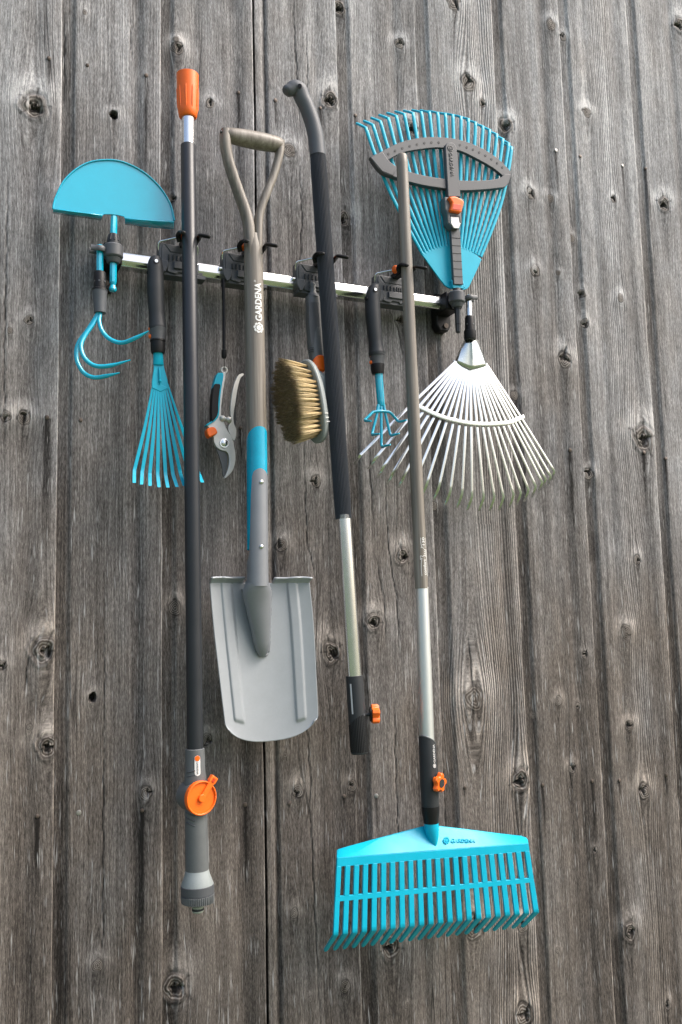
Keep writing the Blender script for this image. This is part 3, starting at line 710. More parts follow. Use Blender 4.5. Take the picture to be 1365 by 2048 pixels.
# sticker with lettering, read downwards
ra = 0.0172; phs = math.radians(-2)
s0, s1 = W(393.8, 1509, d), W(394.2, 1550, d); Ls = (s1 - s0).length
fn = cyl_map(al(0.04), al(0.04) + (b - a).normalized() * Ls, ra, ra, phs, up=False)
def pill(L, hw, n=10):
    pts = [(hw + (L - 2*hw) * 0 - hw * math.sin(math.pi * i / n), hw * math.cos(math.pi * i / n)) for i in range(n + 1)]
    pts += [(L - hw + hw * math.sin(math.pi * i / n), -hw * math.cos(math.pi * i / n)) for i in range(n + 1)]
    return pts
def pill_faces(x0, L, hw):
    v, f = [], []; n = 24
    for i in range(n + 1):
        x = x0 + L * i / n; e = min(x - x0, x0 + L - x); h = hw if e >= hw else math.sqrt(max(1e-9, hw*hw - (hw-e)**2))
        for j in range(5): v.append((x, h * (j / 2 - 1)))
    for i in range(n):
        for j in range(4): f.append((5*i+j, 5*i+j+1, 5*i+5+j+1, 5*i+5+j))
    return v, f
mb = MB(); place(mb, pill_faces(0, Ls, 0.0050), fn); st = mb.build('sticker', M['white'], vb)
fn2 = cyl_map(al(0.04), al(0.04) + (b - a).normalized() * Ls, ra, ra, phs, up=False, lift=0.0010)
mb = MB(); place(mb, pill_faces(0.0004, 0.0092, 0.0046), fn2); mb.build('sticker_badge', M['orange'], st)
tf = text_faces('GARDENA', 0.0078, 0.012); x0, x1 = width_of(tf); k = (Ls - 0.0135) / (x1 - x0); tf = ([(x * k, y * k) for x, y in tf[0]], tf[1])
mb = MB(); place(mb, tf, fn2, 0.0105, -0.0028 * k); mb.build('lettering', M['dark'], st)
for i in range(3):                                   # moulded finger grooves
    mb = MB(); pts = []
    for j in range(7):
        ph = math.radians(-75 + 9 * j); pts.append(al(0.445 + 0.035 * i + 0.004 * j) + Vector((math.sin(ph), -math.cos(ph), 0)) * 0.0190)
    mb.tube(pts, 0.0010, 6); mb.build('grip_line', M['grey'], vb)
for i in range(2):
    mb = MB(); pts = []
    for j in range(7):
        ph = math.radians(-70 + 9 * j); pts.append(al(0.165 + 0.03 * i - 0.003 * j) + Vector((math.sin(ph), -math.cos(ph), 0)) * 0.0176)
    mb.tube(pts, 0.0010, 6); mb.build('grip_line', M['grey'], vb)

# ------------------------------------------------------------------ spade
T2 = thing('spade', 'silver-bladed garden spade hanging with its wooden D-shaped grip upwards', 'spade', W(545, 1483, 0.08))
ds = GD
mb = MB()
a, b = W(507.6, 500, ds), W(515.6, 1000, ds)
sh = [W(505.5, 470, ds), W(507, 500, ds), W(507.8, 560, ds), W(510.5, 694, ds), W(514, 860, ds), W(515.2, 1060, ds)]
mb.tube(sh, [(0.0150, 0.0135), 0.0172, 0.0182, 0.0183, 0.0186, 0.0186], 32); shaft = mb.build('shaft', M['ash'], T2)
def fork(pts, ws):
    P3 = smooth([W(x, y, dd) for x, y, dd in pts], 7); k = len(P3); rr = []
    for i in range(k):
        t = i / (k - 1) * (len(ws) - 1); j = min(int(t), len(ws) - 2); rr.append((lerp(ws[j][0], ws[j+1][0], t - j), lerp(ws[j][1], ws[j+1][1], t - j)))
    q = MB(); q.tube(P3, rr, 18, side=X, sq=0.75); return q
L_ = fork([(451, 262, ds+.004), (451, 285, ds+.004), (455.5, 315, ds+.003), (465, 348, ds+.002), (477.5, 385, ds), (490, 420, ds), (497.5, 450, ds), (499.5, 478, ds), (501, 512, ds)],
          [(.0095, .0125), (.0098, .0132), (.0092, .0128), (.0092, .0128), (.0095, .0130), (.0095, .0130), (.0100, .0138), (.0098, .0150), (.0090, .0150)])
L_.build('fork_arm', M['ash'], T2)
R_ = fork([(561, 284, ds-.004), (559.5, 305, ds-.004), (554, 330, ds-.003), (545, 358, ds-.002), (533, 388, ds), (522, 418, ds), (516.5, 445, ds), (515, 478, ds), (514.5, 512, ds)],
          [(.0074, .0120), (.0078, .0126), (.0075, .0124), (.0075, .0122), (.0078, .0124), (.0075, .0126), (.0078, .0136), (.0082, .0148), (.0082, .0150)])
R_.build('fork_arm', M['ash'], T2)
ga, gb = W(449, 270, ds+.004), W(564, 292, ds-.004)
mb = MB(); mb.tube([lerp(ga, gb, t) + Zv * 0.001 for t in (0, .03, .12, .3, .5, .7, .9, .97, 1)], [.0100, .0130, .0145, .0162, .0170, .0167, .0152, .0132, .0095], 28); mb.build('grip', M['ash'], T2)
pin = MB(); pin.disc(W(444, 264, ds + .010), X, 0.0032, 0.006, 12); pin.build('grip_pin', M['dark'], T2)
# print on the shaft, read upwards
ax0, ax1 = W(510.4, 661, ds), W(507.9, 560, ds)
fn = cyl_map(ax0, ax1, 0.0184, 0.0184, math.radians(4), up=True, lift=0.0005)
mb = MB(); place(mb, logo_faces(0.0103), fn)
tf = text_faces('GARDENA', 0.0182, 0.032); x0, x1 = width_of(tf); k = 0.0735 / (x1 - x0); tf = ([(x * k - x0 * k, y) for x, y in tf[0]], tf[1])
place(mb, tf, fn, 0.0125, -0.0066); place(mb, text_faces("®", 0.0055, 0.0, 2), fn, 0.0865, 0.0035)
mb.build('lettering', M['white'], shaft)
# turquoise band and grey metal socket
def sock_pt(px, py): return W(px, py, ds)
mb = MB(); bt, bb = W(513.9, 845, ds), W(515.3, 1100, ds)
def ring_surface(zt_fn, zb_fn, rad, n=48, rows=10):
    rws = []
    for i in range(rows + 1):
        row = []
        for j in range(n + 1):
            ph = math.pi * 2 * j / n - math.pi
            tt = lerp(zt_fn(ph), zb_fn(ph), i / rows); p = lerp(bt, bb, tt)
            row.append(p + (X * math.sin(ph) - Yv * math.cos(ph)) * rad)
        rws.append(row)
    return rws
pc = math.radians(0)
def top_t(ph): e = abs(math.sin((ph - pc) / 2)); return 0.045 + 0.17 * e ** 2.2
def bot_t(ph): 
    q = (ph - pc); return 0.44 + 0.55 * (1 / (1 + math.exp((q + 1.15) * 9)))
mb.grid(ring_surface(top_t, lambda p: 1.0, 0.0190)); mb.build('band', M['turq_band'], T2)
def cut_t(ph):
    q = ph - pc; return 0.375 + 0.16 * abs(math.sin(q / 2)) ** 1.6 + (0.62 / (1 + math.exp((q + 0.98) * 16)))
mb = MB(); rws = ring_surface(cut_t, lambda p: 1.28, 0.0197, rows=14); mb.grid(rws)
k0 = [W(515.3, 1164, ds), W(514.5, 1178, ds - .003), W(515, 1186, ds - .006), W(518, 1215, ds - .010), W(521.5, 1250, ds - .015), W(524.5, 1284, ds - .020), W(526, 1302, ds - .023), W(526, 1311, ds - .027)]
mb.tube([lerp(bt, bb, 1.25)] + k0, [0.0197, (0.0212, .0197), (0.0262, .0190), (0.0270, .0185), (0.0235, .0165), (0.0195, .0140), (0.0150, .0110), (0.0115, .0085), (0.0060, .0050)], 40, side=X)
sk = mb.build('socket', M['socket'], T2, smooth=60)
for (px, py) in ((521.5, 967), (523.5, 1095)):
    p = W(px - 6, py, ds); ph = math.radians(3); dr = Vector((math.sin(ph), -math.cos(ph), 0)); mb = MB(); mb.ball(Vector((W(515.2, py, ds).x, W(515.2, py, ds).y, p.z)) + dr * 0.0198, 0.0042, 14, axis=dr, flat=0.55); mb.build('rivet', M['steel'], sk)
LB = [(420, 1166), (422, 1195), (425, 1230), (430, 1280), (436, 1330), (442.5, 1385), (448, 1430), (452, 1461)]
RB = [(620, 1166), (623, 1195), (626.5, 1230), (630, 1280), (632.5, 1330), (635, 1385), (636.8, 1420), (637, 1441)]
def pol(pts, t):
    x = t * (len(pts) - 1); i = min(int(x), len(pts) - 2); f_ = x - i
    return (lerp(pts[i][0], pts[i+1][0], f_), lerp(pts[i][1], pts[i+1][1], f_))
LS, RS = [tuple(p) for p in smooth([Vector((*p, 0)) for p in LB], 6)], [tuple(p) for p in smooth([Vector((*p, 0)) for p in RB], 6)]
def blade_d(s, t):
    q = 2 * s - 1; dd = 0.070 + 0.019 * abs(q) ** 2.0 * (1 - 0.25 * t) + 0.006 * t * t
    for (sa, sb, te) in ((0.115, 0.215, 0.865), (0.775, 0.868, 0.875)):
        sm = (sa + sb) / 2; hw = (sb - sa) / 2
        e = max(0.0, min(1.0, (hw - abs(s - sm)) / 0.020 + 0.5)); f_ = max(0.0, min(1.0, (te - t) / 0.022 + 0.5)); e = e*e*(3-2*e)*f_
        dd -= -0.0032 * e
    return dd
rows = []
nt_, ns_ = 120, 110
for i in range(nt_ + 1):
    t = i / nt_; l, r_ = pol(LS, t), pol(RS, t); row = []
    for j in range(ns_ + 1):
        s = j / ns_; x = lerp(l[0], r_[0], s); y = lerp(l[1], r_[1], s)
        y += 31 * (1 - abs(2 * s - 1) ** 2.7) * t ** 3.2
        x += (1 if s < .5 else -1) * 9 * max(0, (t - 0.92) / .08) ** 2 * abs(2*s-1) ** 9
        row.append(W(x, y, blade_d(s, t)))
    rows.append(row)
mb = MB(); mb.grid(rows); bl = mb.build('blade', M['silver'], T2, smooth=70, solid=0.0018)
for (s0_, s1_) in ((0.0, 0.335), (0.625, 1.0)):
    tr = MB(); rws = []
    for j in range(17):
        s = lerp(s0_, s1_, j / 16); base = W(lerp(420, 620, s), 1166 - 1.0 * math.sin(s * 9), blade_d(s, 0))
        w_ = 0.0006 * math.sin(s * 23)
        rws.append([base + Vector((0, 0.0015, -0.002)), base + Vector((0, 0.0002, 0.0012)), base + Vector((0, -0.0030, 0.0040)), base + Vector((0, -0.0080, 0.0070)), base + Vector((0, -0.0135, 0.0088 + w_))])
    tr.grid(rws); tr.build('foot_tread', M['silver'], bl, solid=0.0034, smooth=60)
wdm = MB()
for sd_ in (-1, 1):
    pts = []
    for i in range(26):
        t = i / 25; px = lerp(514.5 + sd_ * 29, 526 + sd_ * 12.5, t); py = lerp(1178, 1304, t)
        pts.append(W(px + random.uniform(-.6, .6), py, blade_d((px - 430) / 200, 0.3) + 0.002))
    wdm.tube(pts, [random.uniform(.0014, .0024) for _ in pts], 8)
wdm.tube([W(516 + 5 * i, 1308 + (3 if i in (1, 2, 3) else 0), 0.074) for i in range(5)], [.002, .0028, .003, .0028, .002], 8)
wdm.build('weld_bead', M['socket'], bl, smooth=80)

# ------------------------------------------------------------------ pole 3: curved ergonomic handle
T3 = thing('curved_handle', 'long grey tool handle with curved head, ribbed grip and orange side knob', 'tool handle', W(720, 1508, GD))
d = GD
hp = [(571, 184, .0075), (574, 182, .0112), (580, 180, .0130), (589, 176.5, .0158), (599, 182, .0168), (606, 198, .0156), (615, 217, .0153), (625, 245, .0155), (632, 275, .0157), (636, 312, .0157)]
p3 = smooth([W(x, y, d) for x, y, r in hp], 5); rr = []
for i in range(len(p3)):
    t = i / (len(p3) - 1) * (len(hp) - 1); j = min(int(t), len(hp) - 2); rr.append(lerp(hp[j][2], hp[j+1][2], t - j))
mb = MB(); mb.tube(p3, rr, 28, side=Yv); hd = mb.build('curved_head', M['soft'], T3, smooth=80)
mb = MB(); q = W(600, 172.5, d + 0.0160); dv = (CAMPOS - q).normalized(); mb.disc(q, dv * 0.85 + Zv * 0.35, 0.0042, 0.004, 18); mb.build('hang_hole', M['black'], hd)
a, b = W(636, 309, d), W(687.6, 1038, d)
mb = MB(); n = 136; kk = 24; b0 = len(mb.v); axd = (b - a).normalized(); uu = (X - axd * X.dot(axd)).normalized(); ww = axd.cross(uu)
for i in range(kk + 1):
    p = lerp(a, b, i / kk); e = 1 if 0 < i < kk else 0.95
    for j in range(n):
        ph = 2 * math.pi * j / n; r = 0.0161 * e - (0.0019 if j % 4 < 2 else 0)
        mb.v.append(p + (uu * math.cos(ph) + ww * math.sin(ph)) * r)
for i in range(kk):
    for j in range(n): mb.f.append((b0 + i*n + j, b0 + i*n + (j+1) % n, b0 + (i+1)*n + (j+1) % n, b0 + (i+1)*n + j))
mb.f.append(tuple(b0 + j for j in range(n))); mb.f.append(tuple(b0 + kk*n + j for j in range(n)))
mb.build('ribbed_grip', M['rib'], T3, smooth=25)
a, b = W(687.6, 1030, d), W(709, 1356, d); mb = MB(); mb.tube([a, b], 0.0142, 36); mb.build('tube', M['alu'], T3)
a, b = W(708.8, 1351, d), W(720, 1507, d); mb = MB()
mb.tube([a, lerp(a, b, .005), lerp(a, b, .55), lerp(a, b, .56), lerp(a, b, .985), b], [.0150, .0160, .0166, .0166, .0164, .0150], 32); sl = mb.build('end_sleeve', M['dark'], T3, smooth=30)
mb = MB()
rws = ring_surface  # lower rubber grip half with fine flutes
n = 96; b0 = 0; mb = MB()
for i in range(13):
    t = lerp(.60, .975, i / 12); p = lerp(a, b, t)
    for j in range(n):
        ph = 2 * math.pi * j / n; pp = p if i else lerp(a, b, .60 - 0.10 * math.cos(ph - 1.2)); r = .0170 - (.0008 if j % 3 == 0 else 0)
        mb.v.append(pp + (X * math.cos(ph) - Yv * math.sin(ph)) * r)
for i in range(12):
    for j in range(n): mb.f.append((i*n + j, i*n + (j+1) % n, (i+1)*n + (j+1) % n, (i+1)*n + j))
mb.build('fluted_foot', M['black'], sl, smooth=25)
mb = MB(); ph = math.radians(-52)
fnl = cyl_map(lerp(a, b, .10), lerp(a, b, .40), .0162, .0165, ph, up=True)
place(mb, ([(0, -.0016), (0, .0016), (.055, .0016), (.055, -.0016)], [(0, 1, 2, 3)]), fnl); mb.build('side_label', M['palegrey'], sl)
mb = MB(); mb.disc(lerp(a, b, .50) + (X * math.sin(.45) - Yv * math.cos(.45)) * .0163, X * math.sin(.45) - Yv * math.cos(.45), .0022, .002, 12); mb.build('rivet', M['grey'], sl)
def star_knob(c, axis, r, parent, lobes=5, mat='orange', depth=0.013, rot=0.3):
    axis = axis.normalized(); u = (Zv - axis * Zv.dot(axis)).normalized(); v = axis.cross(u); n = lobes * 12
    def ring(off, k): return [c + axis * off + (u * math.cos(2*math.pi*i/n) + v * math.sin(2*math.pi*i/n)) * (k * r * (0.86 + 0.14 * max(-1, min(1, 1.7 * math.cos(lobes * 2*math.pi*i/n + rot))))) for i in range(n)]
    mb = MB(); rs = [ring(0, .86), ring(.0012, 1.0), ring(depth - .0025, 1.0), ring(depth, .86)]
    for R in rs: mb.v += R
    for i in range(3):
        for j in range(n): mb.f.append((i*n + j, i*n + (j+1) % n, (i+1)*n + (j+1) % n, (i+1)*n + j))
    mb.f.append(tuple(range(n-1, -1, -1))); mb.f.append(tuple(range(3*n, 4*n)))
    k = mb.build('knob', M[mat], parent, smooth=35)
    q = MB(); q.disc(c + axis * (depth + .0003), axis, r * 0.42, .0016, 24); q.build('knob_cap', M['dark'], k)
    q = MB(); q.disc(c - axis * .001, axis, r * 0.72, .003, 24); q.build('knob_back', M['black'], k)
    return k
kc = W(733.5, 1429, d); kx_ = Vector((0.93, -0.30, 0.0)).normalized()
mb = MB(); mb.tube([kc - kx_ * .012, kc + kx_ * .010], .0036, 14); mb.build('knob_stem', M['dark'], T3)
star_knob(kc + kx_ * .009, kx_, .0185, T3, depth=.0145)

# ------------------------------------------------------------------ pole 4 + big plastic rake
DR = 0.115
T4 = thing('long_rake', 'long wooden-shafted rake with wide slotted turquoise head at the bottom', 'rake', W(860, 1880, DR))
d = DR
a, b = W(804, 313, d), W(843.6, 1177, d)
mb = MB(); mb.tube([a + Zv * .006, a + Zv * .004, a, lerp(a, b, .02), lerp(a, b, .5), b], [.0055, .0092, .0113, .0118, .0121, .0129], 28); shf = mb.build('shaft', M['ash'], T4, smooth=60)
a2, b2 = W(844.2, 1174, d), W(854.6, 1490, d); mb = MB(); mb.tube([a2, b2], [.0124, .0142], 28); mb.build('lower_tube', M['alu_matt'], T4)
a3, b3 = W(854.6, 1478, d), W(861.5, 1622, d)
def a3t(t): return lerp(a3, b3, t)
n = 40; mb = MB()
prof4 = [(.0, .0158), (.06, .0164), (.4, .0168), (.62, .0172), (.9, .0166), (1.0, .0155), (1.08, .0138), (1.15, .0132)]
for i, (t, r) in enumerate(prof4):
    for j in range(n):
        ph = 2 * math.pi * j / n; tt = t + (0.075 * math.sin(ph - .4) + .02 if i < 2 else 0)
        mb.v.append(a3t(tt) + (X * math.sin(ph) - Yv * math.cos(ph)) * r)
for i in range(len(prof4) - 1):
    for j in range(n): mb.f.append((i*n + j, i*n + (j+1) % n, (i+1)*n + (j+1) % n, (i+1)*n + j))
js = mb.build('joint_sleeve', M['dark'], T4, smooth=40)
mb = MB(); mb.tube([a3t(.93), a3t(1.01), a3t(1.10), a3t(1.165), a3t(1.17)], [.0170, .0166, .0148, .0140, .0125], 28); mb.build('sleeve_foot', M['black'], js)
mb = MB()
for i in range(1):
    rim = []
    for j in range(41):
        ph = 2 * math.pi * j / 40; rim.append(a3t(0.075 * math.sin(ph - .4) + .018) + (X * math.sin(ph) - Yv * math.cos(ph)) * .0152)
    mb.tube(rim, .0015, 8)
mb.build('sleeve_rim', M['mid'], js)
fn = cyl_map(a3t(.40), a3t(.02), .0168, .0164, math.radians(14), up=True)
mb = MB(); place(mb, logo_faces(.0042), fn, .0055, 0)
tf = text_faces('GARDENA', .0082, .02); x0, x1 = width_of(tf); k = .0335 / (x1 - x0); tf = ([((x - x0) * k, y * k) for x, y in tf[0]], tf[1]); place(mb, tf, fn, .0112, -.0028)
mb.build('lettering', M['palegrey'], js)
kx_ = Vector((0.42, -0.90, -0.05)).normalized(); kc = W(859.5, 1562, d)
mb = MB(); mb.tube([kc, kc + kx_ * .020], .006, 16); mb.build('knob_stem', M['dark'], T4)
star_knob(kc + kx_ * .018, kx_, .0185, T4, depth=.010, rot=1.2)
# print on the shaft
fn = cyl_map(W(843, 1153, d), W(839.5, 1075, d), .0129, .0127, math.radians(12), up=True, lift=.0004)
Lp = (W(843, 1153, d) - W(839.5, 1075, d)).length
mb = MB()
tf = text_faces('comfort', .0092, .014); x0, x1 = width_of(tf); k = Lp * .40 / (x1 - x0); tf = ([((x - x0) * k, y * k) for x, y in tf[0]], tf[1]); place(mb, tf, fn, Lp * .03, -.0022)
tf = text_faces('130', .0092, .014); x0, x1 = width_of(tf); k = Lp * .20 / (x1 - x0); tf = ([((x - x0) * k, y * .85) for x, y in tf[0]], tf[1]); place(mb, tf, fn, Lp * .79, -.0008)
def stroke(pts, hw=.00045):
    for (x0, y0), (x1, y1) in zip(pts[:-1], pts[1:]):
        dx, dy = x1 - x0, y1 - y0; l = math.hypot(dx, dy) or 1; nx, ny = -dy / l * hw, dx / l * hw
        place(mb, ([(x0 + nx, y0 + ny), (x1 + nx, y1 + ny), (x1 - nx, y1 - ny), (x0 - nx, y0 - ny)], [(0, 1, 2, 3)]), fn)
stroke([(Lp*.0, .0082), (Lp*.18, .0088), (Lp*.32, .0084), (Lp*.46, .0066), (Lp*.42, .0098), (Lp*.52, .0094), (Lp*.50, .0045), (Lp*.54, .0012)])
stroke([(Lp*.98, .0072), (Lp*.85, .0074), (Lp*.73, .0060), (Lp*.72, .0080)]); stroke([(Lp*.75, .0058), (Lp*.70, .0022)])
stroke([(Lp*.0, -.0058), (Lp*.3, -.0060), (Lp*.50, -.0050)], .0007); stroke([(Lp*.72, -.0050), (Lp*.98, -.0054)], .0006)
for i in range(4): stroke([(Lp*(.53 + .05*i), .0006), (Lp*(.505 + .05*i), -.0050), (Lp*(.535 + .05*i), -.0056)], .0008)
mb.build('lettering', M['white'], shf)
# head
hc = [W(862.5, 1640, d), W(863.5, 1655, d), W(866, 1672, d + .001), W(870, 1692, d + .004)]
mb = MB(); mb.tube([W(862, 1628, d)] + hc, [.0130, .0135, .0140, .0115, .0040], 28); mb.build('neck', M['turq'], T4, smooth=60)
UP = [(675.5, 1701), (679, 1698.5), (700, 1692.5), (760, 1676), (820, 1660), (850, 1652), (877, 1652), (930, 1658), (1000, 1667), (1044, 1672), (1053, 1675), (1057, 1681)]
LO = [(675, 1716), (678, 1715.7), (700, 1714), (760, 1709.3), (820, 1704.6), (850, 1702.3), (877, 1700.3), (930, 1696.2), (1000, 1690.8), (1044, 1687.6), (1053, 1687), (1057.5, 1686.8)]
FD = d + 0.012
mb = MB(); mb.strip(PL(UP, d - .012), PL(LO, FD), Yv * .0035); hp_ = mb.build('head_panel', M['turq'], T4, bevel=.0008)
# slotted front: rails and bars, bilinear in the head plane
def hpt(s, t, dd=None): 
    l = (lerp(675, 667.6, t), lerp(1716, 1872, t)); r_ = (lerp(1057.6, 1078.5, t), lerp(1686.8, 1825, t))
    return W(lerp(l[0], r_[0], s), lerp(l[1], r_[1], s), FD if dd is None else dd)
NT = 22; hwid_ = .30 / (NT - 1)
def sc_(i): return 0.0115 + i * (1 - 0.023) / (NT - 1)
mb = MB(); TH = Yv * .0055
mb.prism([hpt(0, 0), hpt(1, 0), hpt(1.0, .115), hpt(0, .115)], TH)
mb.prism([hpt(0, .495), hpt(1, .495), hpt(1, .565), hpt(0, .565)], TH * 0.98)
for i in range(NT):
    s0_, s1_ = sc_(i) - hwid_ * .88, sc_(i) + hwid_ * .88
    if i == 0: s0_ = 0.0
    if i == NT - 1: s1_ = 1.0
    mb.prism([hpt(s0_, .11, FD + .0002), hpt(s1_, .11, FD + .0002), hpt(s1_, .50, FD + .0002), hpt(s0_, .50, FD + .0002)], TH * 0.94)
mb.build('slotted_plate', M['turq'], T4, bevel=.0006)
for i in range(NT):
    s0_, s1_ = sc_(i) - hwid_ * .85, sc_(i) + hwid_ * .85; mb = MB()
    A_ = [hpt(s0_, .56), hpt(s0_, .93), hpt(s0_, .985), hpt(s0_, 1.0, FD - .002)]; B_ = [hpt(s1_, .56), hpt(s1_, .93), hpt(s1_, .985), hpt(s1_, 1.0, FD - .002)]
    tip = Vector((0, .049, -.042))
    mb.strip(A_ + [A_[-1] + tip * .9 + (B_[-1] - A_[-1]) * .12, A_[-1] + tip + (B_[-1] - A_[-1]) * .3], B_ + [B_[-1] + tip * .9 - (B_[-1] - A_[-1]) * .12, B_[-1] + tip - (B_[-1] - A_[-1]) * .3], Vector((0, .0045, .0015)))
    mb.build('tooth', M['turq'], T4, bevel=.0006)
# embossed lettering on the sloping panel
u0, l0, u1, l1 = W(887, 1653, d - .012), W(887, 1699.4, FD), W(960, 1662, d - .012), W(960, 1694, FD)
ph0 = lerp(u0, l0, .62); xv = (lerp(u1, l1, .62) - ph0).normalized(); upv = (u0 - l0); upv = (upv - xv * upv.dot(xv)).normalized(); nv = xv.cross(upv).normalized()
if nv.y > 0: nv = -nv
L01 = (u1 - u0).length
fn = lambda x, y: lerp(lerp(u0, u1, x / L01), lerp(l0, l1, x / L01), .60 - y / (u0 - l0).length) + nv * .0014
mb = MB(); place(mb, logo_faces(.0075), fn, .006, -.001)
tf = text_faces('GARDENA', .0135, .012); x0, x1 = width_of(tf); k = .055 / (x1 - x0); tf = ([((x - x0) * k, y * k) for x, y in tf[0]], tf[1]); place(mb, tf, fn, .0165, -.0058)
lo_ = mb.build('lettering', M['turq'], hp_)
sm_ = lo_.modifiers.new('relief', 'SOLIDIFY'); sm_.thickness = .0024; sm_.offset = 0

# ------------------------------------------------------------------ half-moon edger (left)
T5 = thing('lawn_edger', 'glossy turquoise half-moon lawn edger blade standing in the left bracket', 'lawn edger', W(227, 580, DS))
c1 = crop(80, 120, 3.4125)
ED = .072
arc = c1([(90, 1016), (96, 975), (112, 928), (160, 832), (240, 752), (335, 700), (440, 683), (540, 690), (640, 727), (740, 790), (832, 885), (893, 990), (918, 1095)])
arc3 = smooth([Vector((x, y, 0)) for x, y in arc], 5)
low = c1([(918, 1103), (580, 1082), (574, 1068), (530, 1058), (480, 1053), (438, 1053), (430, 1062), (90, 1018)])
out = [(p.x, p.y) for p in arc3] + low
mb = MB(); mb.prism(PL(out, ED), Yv * .0022); eb = mb.build('blade', M['turq_gloss'], T5, bevel=.0005)
mb = MB(); mb.tube([W(p.x, p.y, ED + .0002) for p in arc3], [(.0026, .0019)] * len(arc3), 10, side=Yv); mb.build('rim', M['turq_gloss'], eb)
for pts_t, pts_b in (([(90, 1016), (200, 1030), (320, 1045), (430, 1060)], [(91, 1046), (200, 1062), (320, 1078), (418, 1094)]),
                     ([(580, 1080), (700, 1090), (800, 1097), (917, 1104)], [(582, 1122), (700, 1136), (800, 1146), (914, 1152)])):
    t_, b_ = c1(pts_t), c1(pts_b); mb = MB(); rws = []
    for (x0, y0), (x1, y1) in zip(t_, b_):
        rws.append([W(x0, y0, ED + .0012), W(lerp(x0, x1, .06), lerp(y0, y1, .06), ED + .0022), W(lerp(x0, x1, .2), lerp(y0, y1, .2), ED + .0008), W(lerp(x0, x1, .6), lerp(y0, y1, .6), ED - .010), W(lerp(x0, x1, 1), lerp(y0, y1, 1), ED - .022)])
    mb.grid(rws); mb.build('folded_edge', M['turq_gloss'], eb, solid=.0018, smooth=70)
def hexrod(mb, pts, r, n=8): mb.tube(pts, r, n)
mb = MB(); hexrod(mb, [W(228.8, 424, ED - .009), W(228.5, 432, ED - .008), W(227.8, 455, DS - .004), W(227.4, 475, DS), W(226.5, 565, DS)], [.0050, .0062, .0064, .0064, .0064])
mb.tube([W(226.5, 565, DS), W(226.4, 571, DS), W(226.3, 574, DS), W(226.2, 579, DS), W(226.1, 582.5, DS), W(226, 584, DS)], [.0064, .0046, .0060, .0072, .0060, .0030], 18)
mb.build('shaft', M['turq_gloss'], T5, smooth=30)
mb = MB(); mb.tube([W(228, 469, DS), W(227.8, 472, DS), W(227.6, 483, DS), W(227.5, 487, DS), W(227.4, 494, DS)], [.0078, .0092, .0108, .0112, .0116], 24); co = mb.build('collar', M['dark'], T5)
for i in range(9):
    ph = 2 * math.pi * i / 9; dr = Vector((math.sin(ph), -math.cos(ph), 0)); mb = MB(); mb.tube([W(227.9, 471, DS) + dr * .0086, W(227.6, 484, DS) + dr * .0110], .0016, 8); mb.build('collar_rib', M['dark'], co)

# ------------------------------------------------------------------ three-tine cultivator (left)
T6 = thing('tine_cultivator', 'turquoise cultivator with three curved claw tines clipped to the left bracket', 'cultivator', W(200, 750, DS))
d = DS
mb = MB(); mb.tube([W(200, 489.5, d), W(200, 491, d), W(200, 494, d), W(200, 552, d)], [.0040, .0058, .0064, .0064], 8); mb.build('shaft', M['turq_gloss'], T6, smooth=30)
mb = MB(); mb.tube([W(200.6, 544, d), W(200.5, 546, d), W(200.2, 577, d), W(200, 579, d), W(200, 583, d)], [.0090, .0104, .0108, .0132, .0136], 24); fe = mb.build('ferrule', M['black'], T6)
for i in range(3):
    ph = math.radians(-70 + 55 * i); dr = Vector((math.sin(ph), -math.cos(ph), 0)); mb = MB(); mb.disc(W(200.3, 565, d) + dr * .0107, dr, .0017, .0016, 12); mb.build('ferrule_hole', M['grey'], fe)
mb = MB(); mb.tube([W(200, 582, d), W(200, 586, d), W(200.3, 610, d), W(200.5, 626, d)], [.0136, .0128, .0112, .0104], 26); mb.build('socket', M['soft'], T6)
c2 = crop(130, 440, 3.657)
def tine(mb, pts, r, tipk=.25, n=6, nn=10):
    P3 = smooth([W(x, y, dd) for (x, y), dd in pts], n); k = len(P3)
    rs = [r * (1 if i < k - n * 1.2 else lerp(1, tipk, (i - (k - n * 1.2)) / (n * 1.2))) for i in range(k)]
    mb.tube(P3, rs, nn); return mb
for pts, ds_ in (([(262, 655), (256, 700), (252, 745), (275, 815), (335, 875), (420, 898), (520, 862), (614, 812)], [.078, .080, .083, .088, .096, .107, .122, .135]),
                 ([(258, 655), (245, 695), (205, 765), (145, 850), (118, 925), (145, 1010), (220, 1066), (330, 1066), (482, 1024)], [.078, .078, .080, .083, .088, .094, .102, .112, .128]),
                 ([(252, 660), (225, 715), (160, 815), (105, 890), (84, 960), (92, 1040), (140, 1118), (212, 1152), (300, 1142), (402, 1118)], [.078, .077, .074, .071, .071, .074, .080, .088, .097, .110])):
    mb = MB(); tine(mb, list(zip(c2(pts), ds_)), .0040, .12); mb.build('tine', M['turq_gloss'], T6, smooth=70)

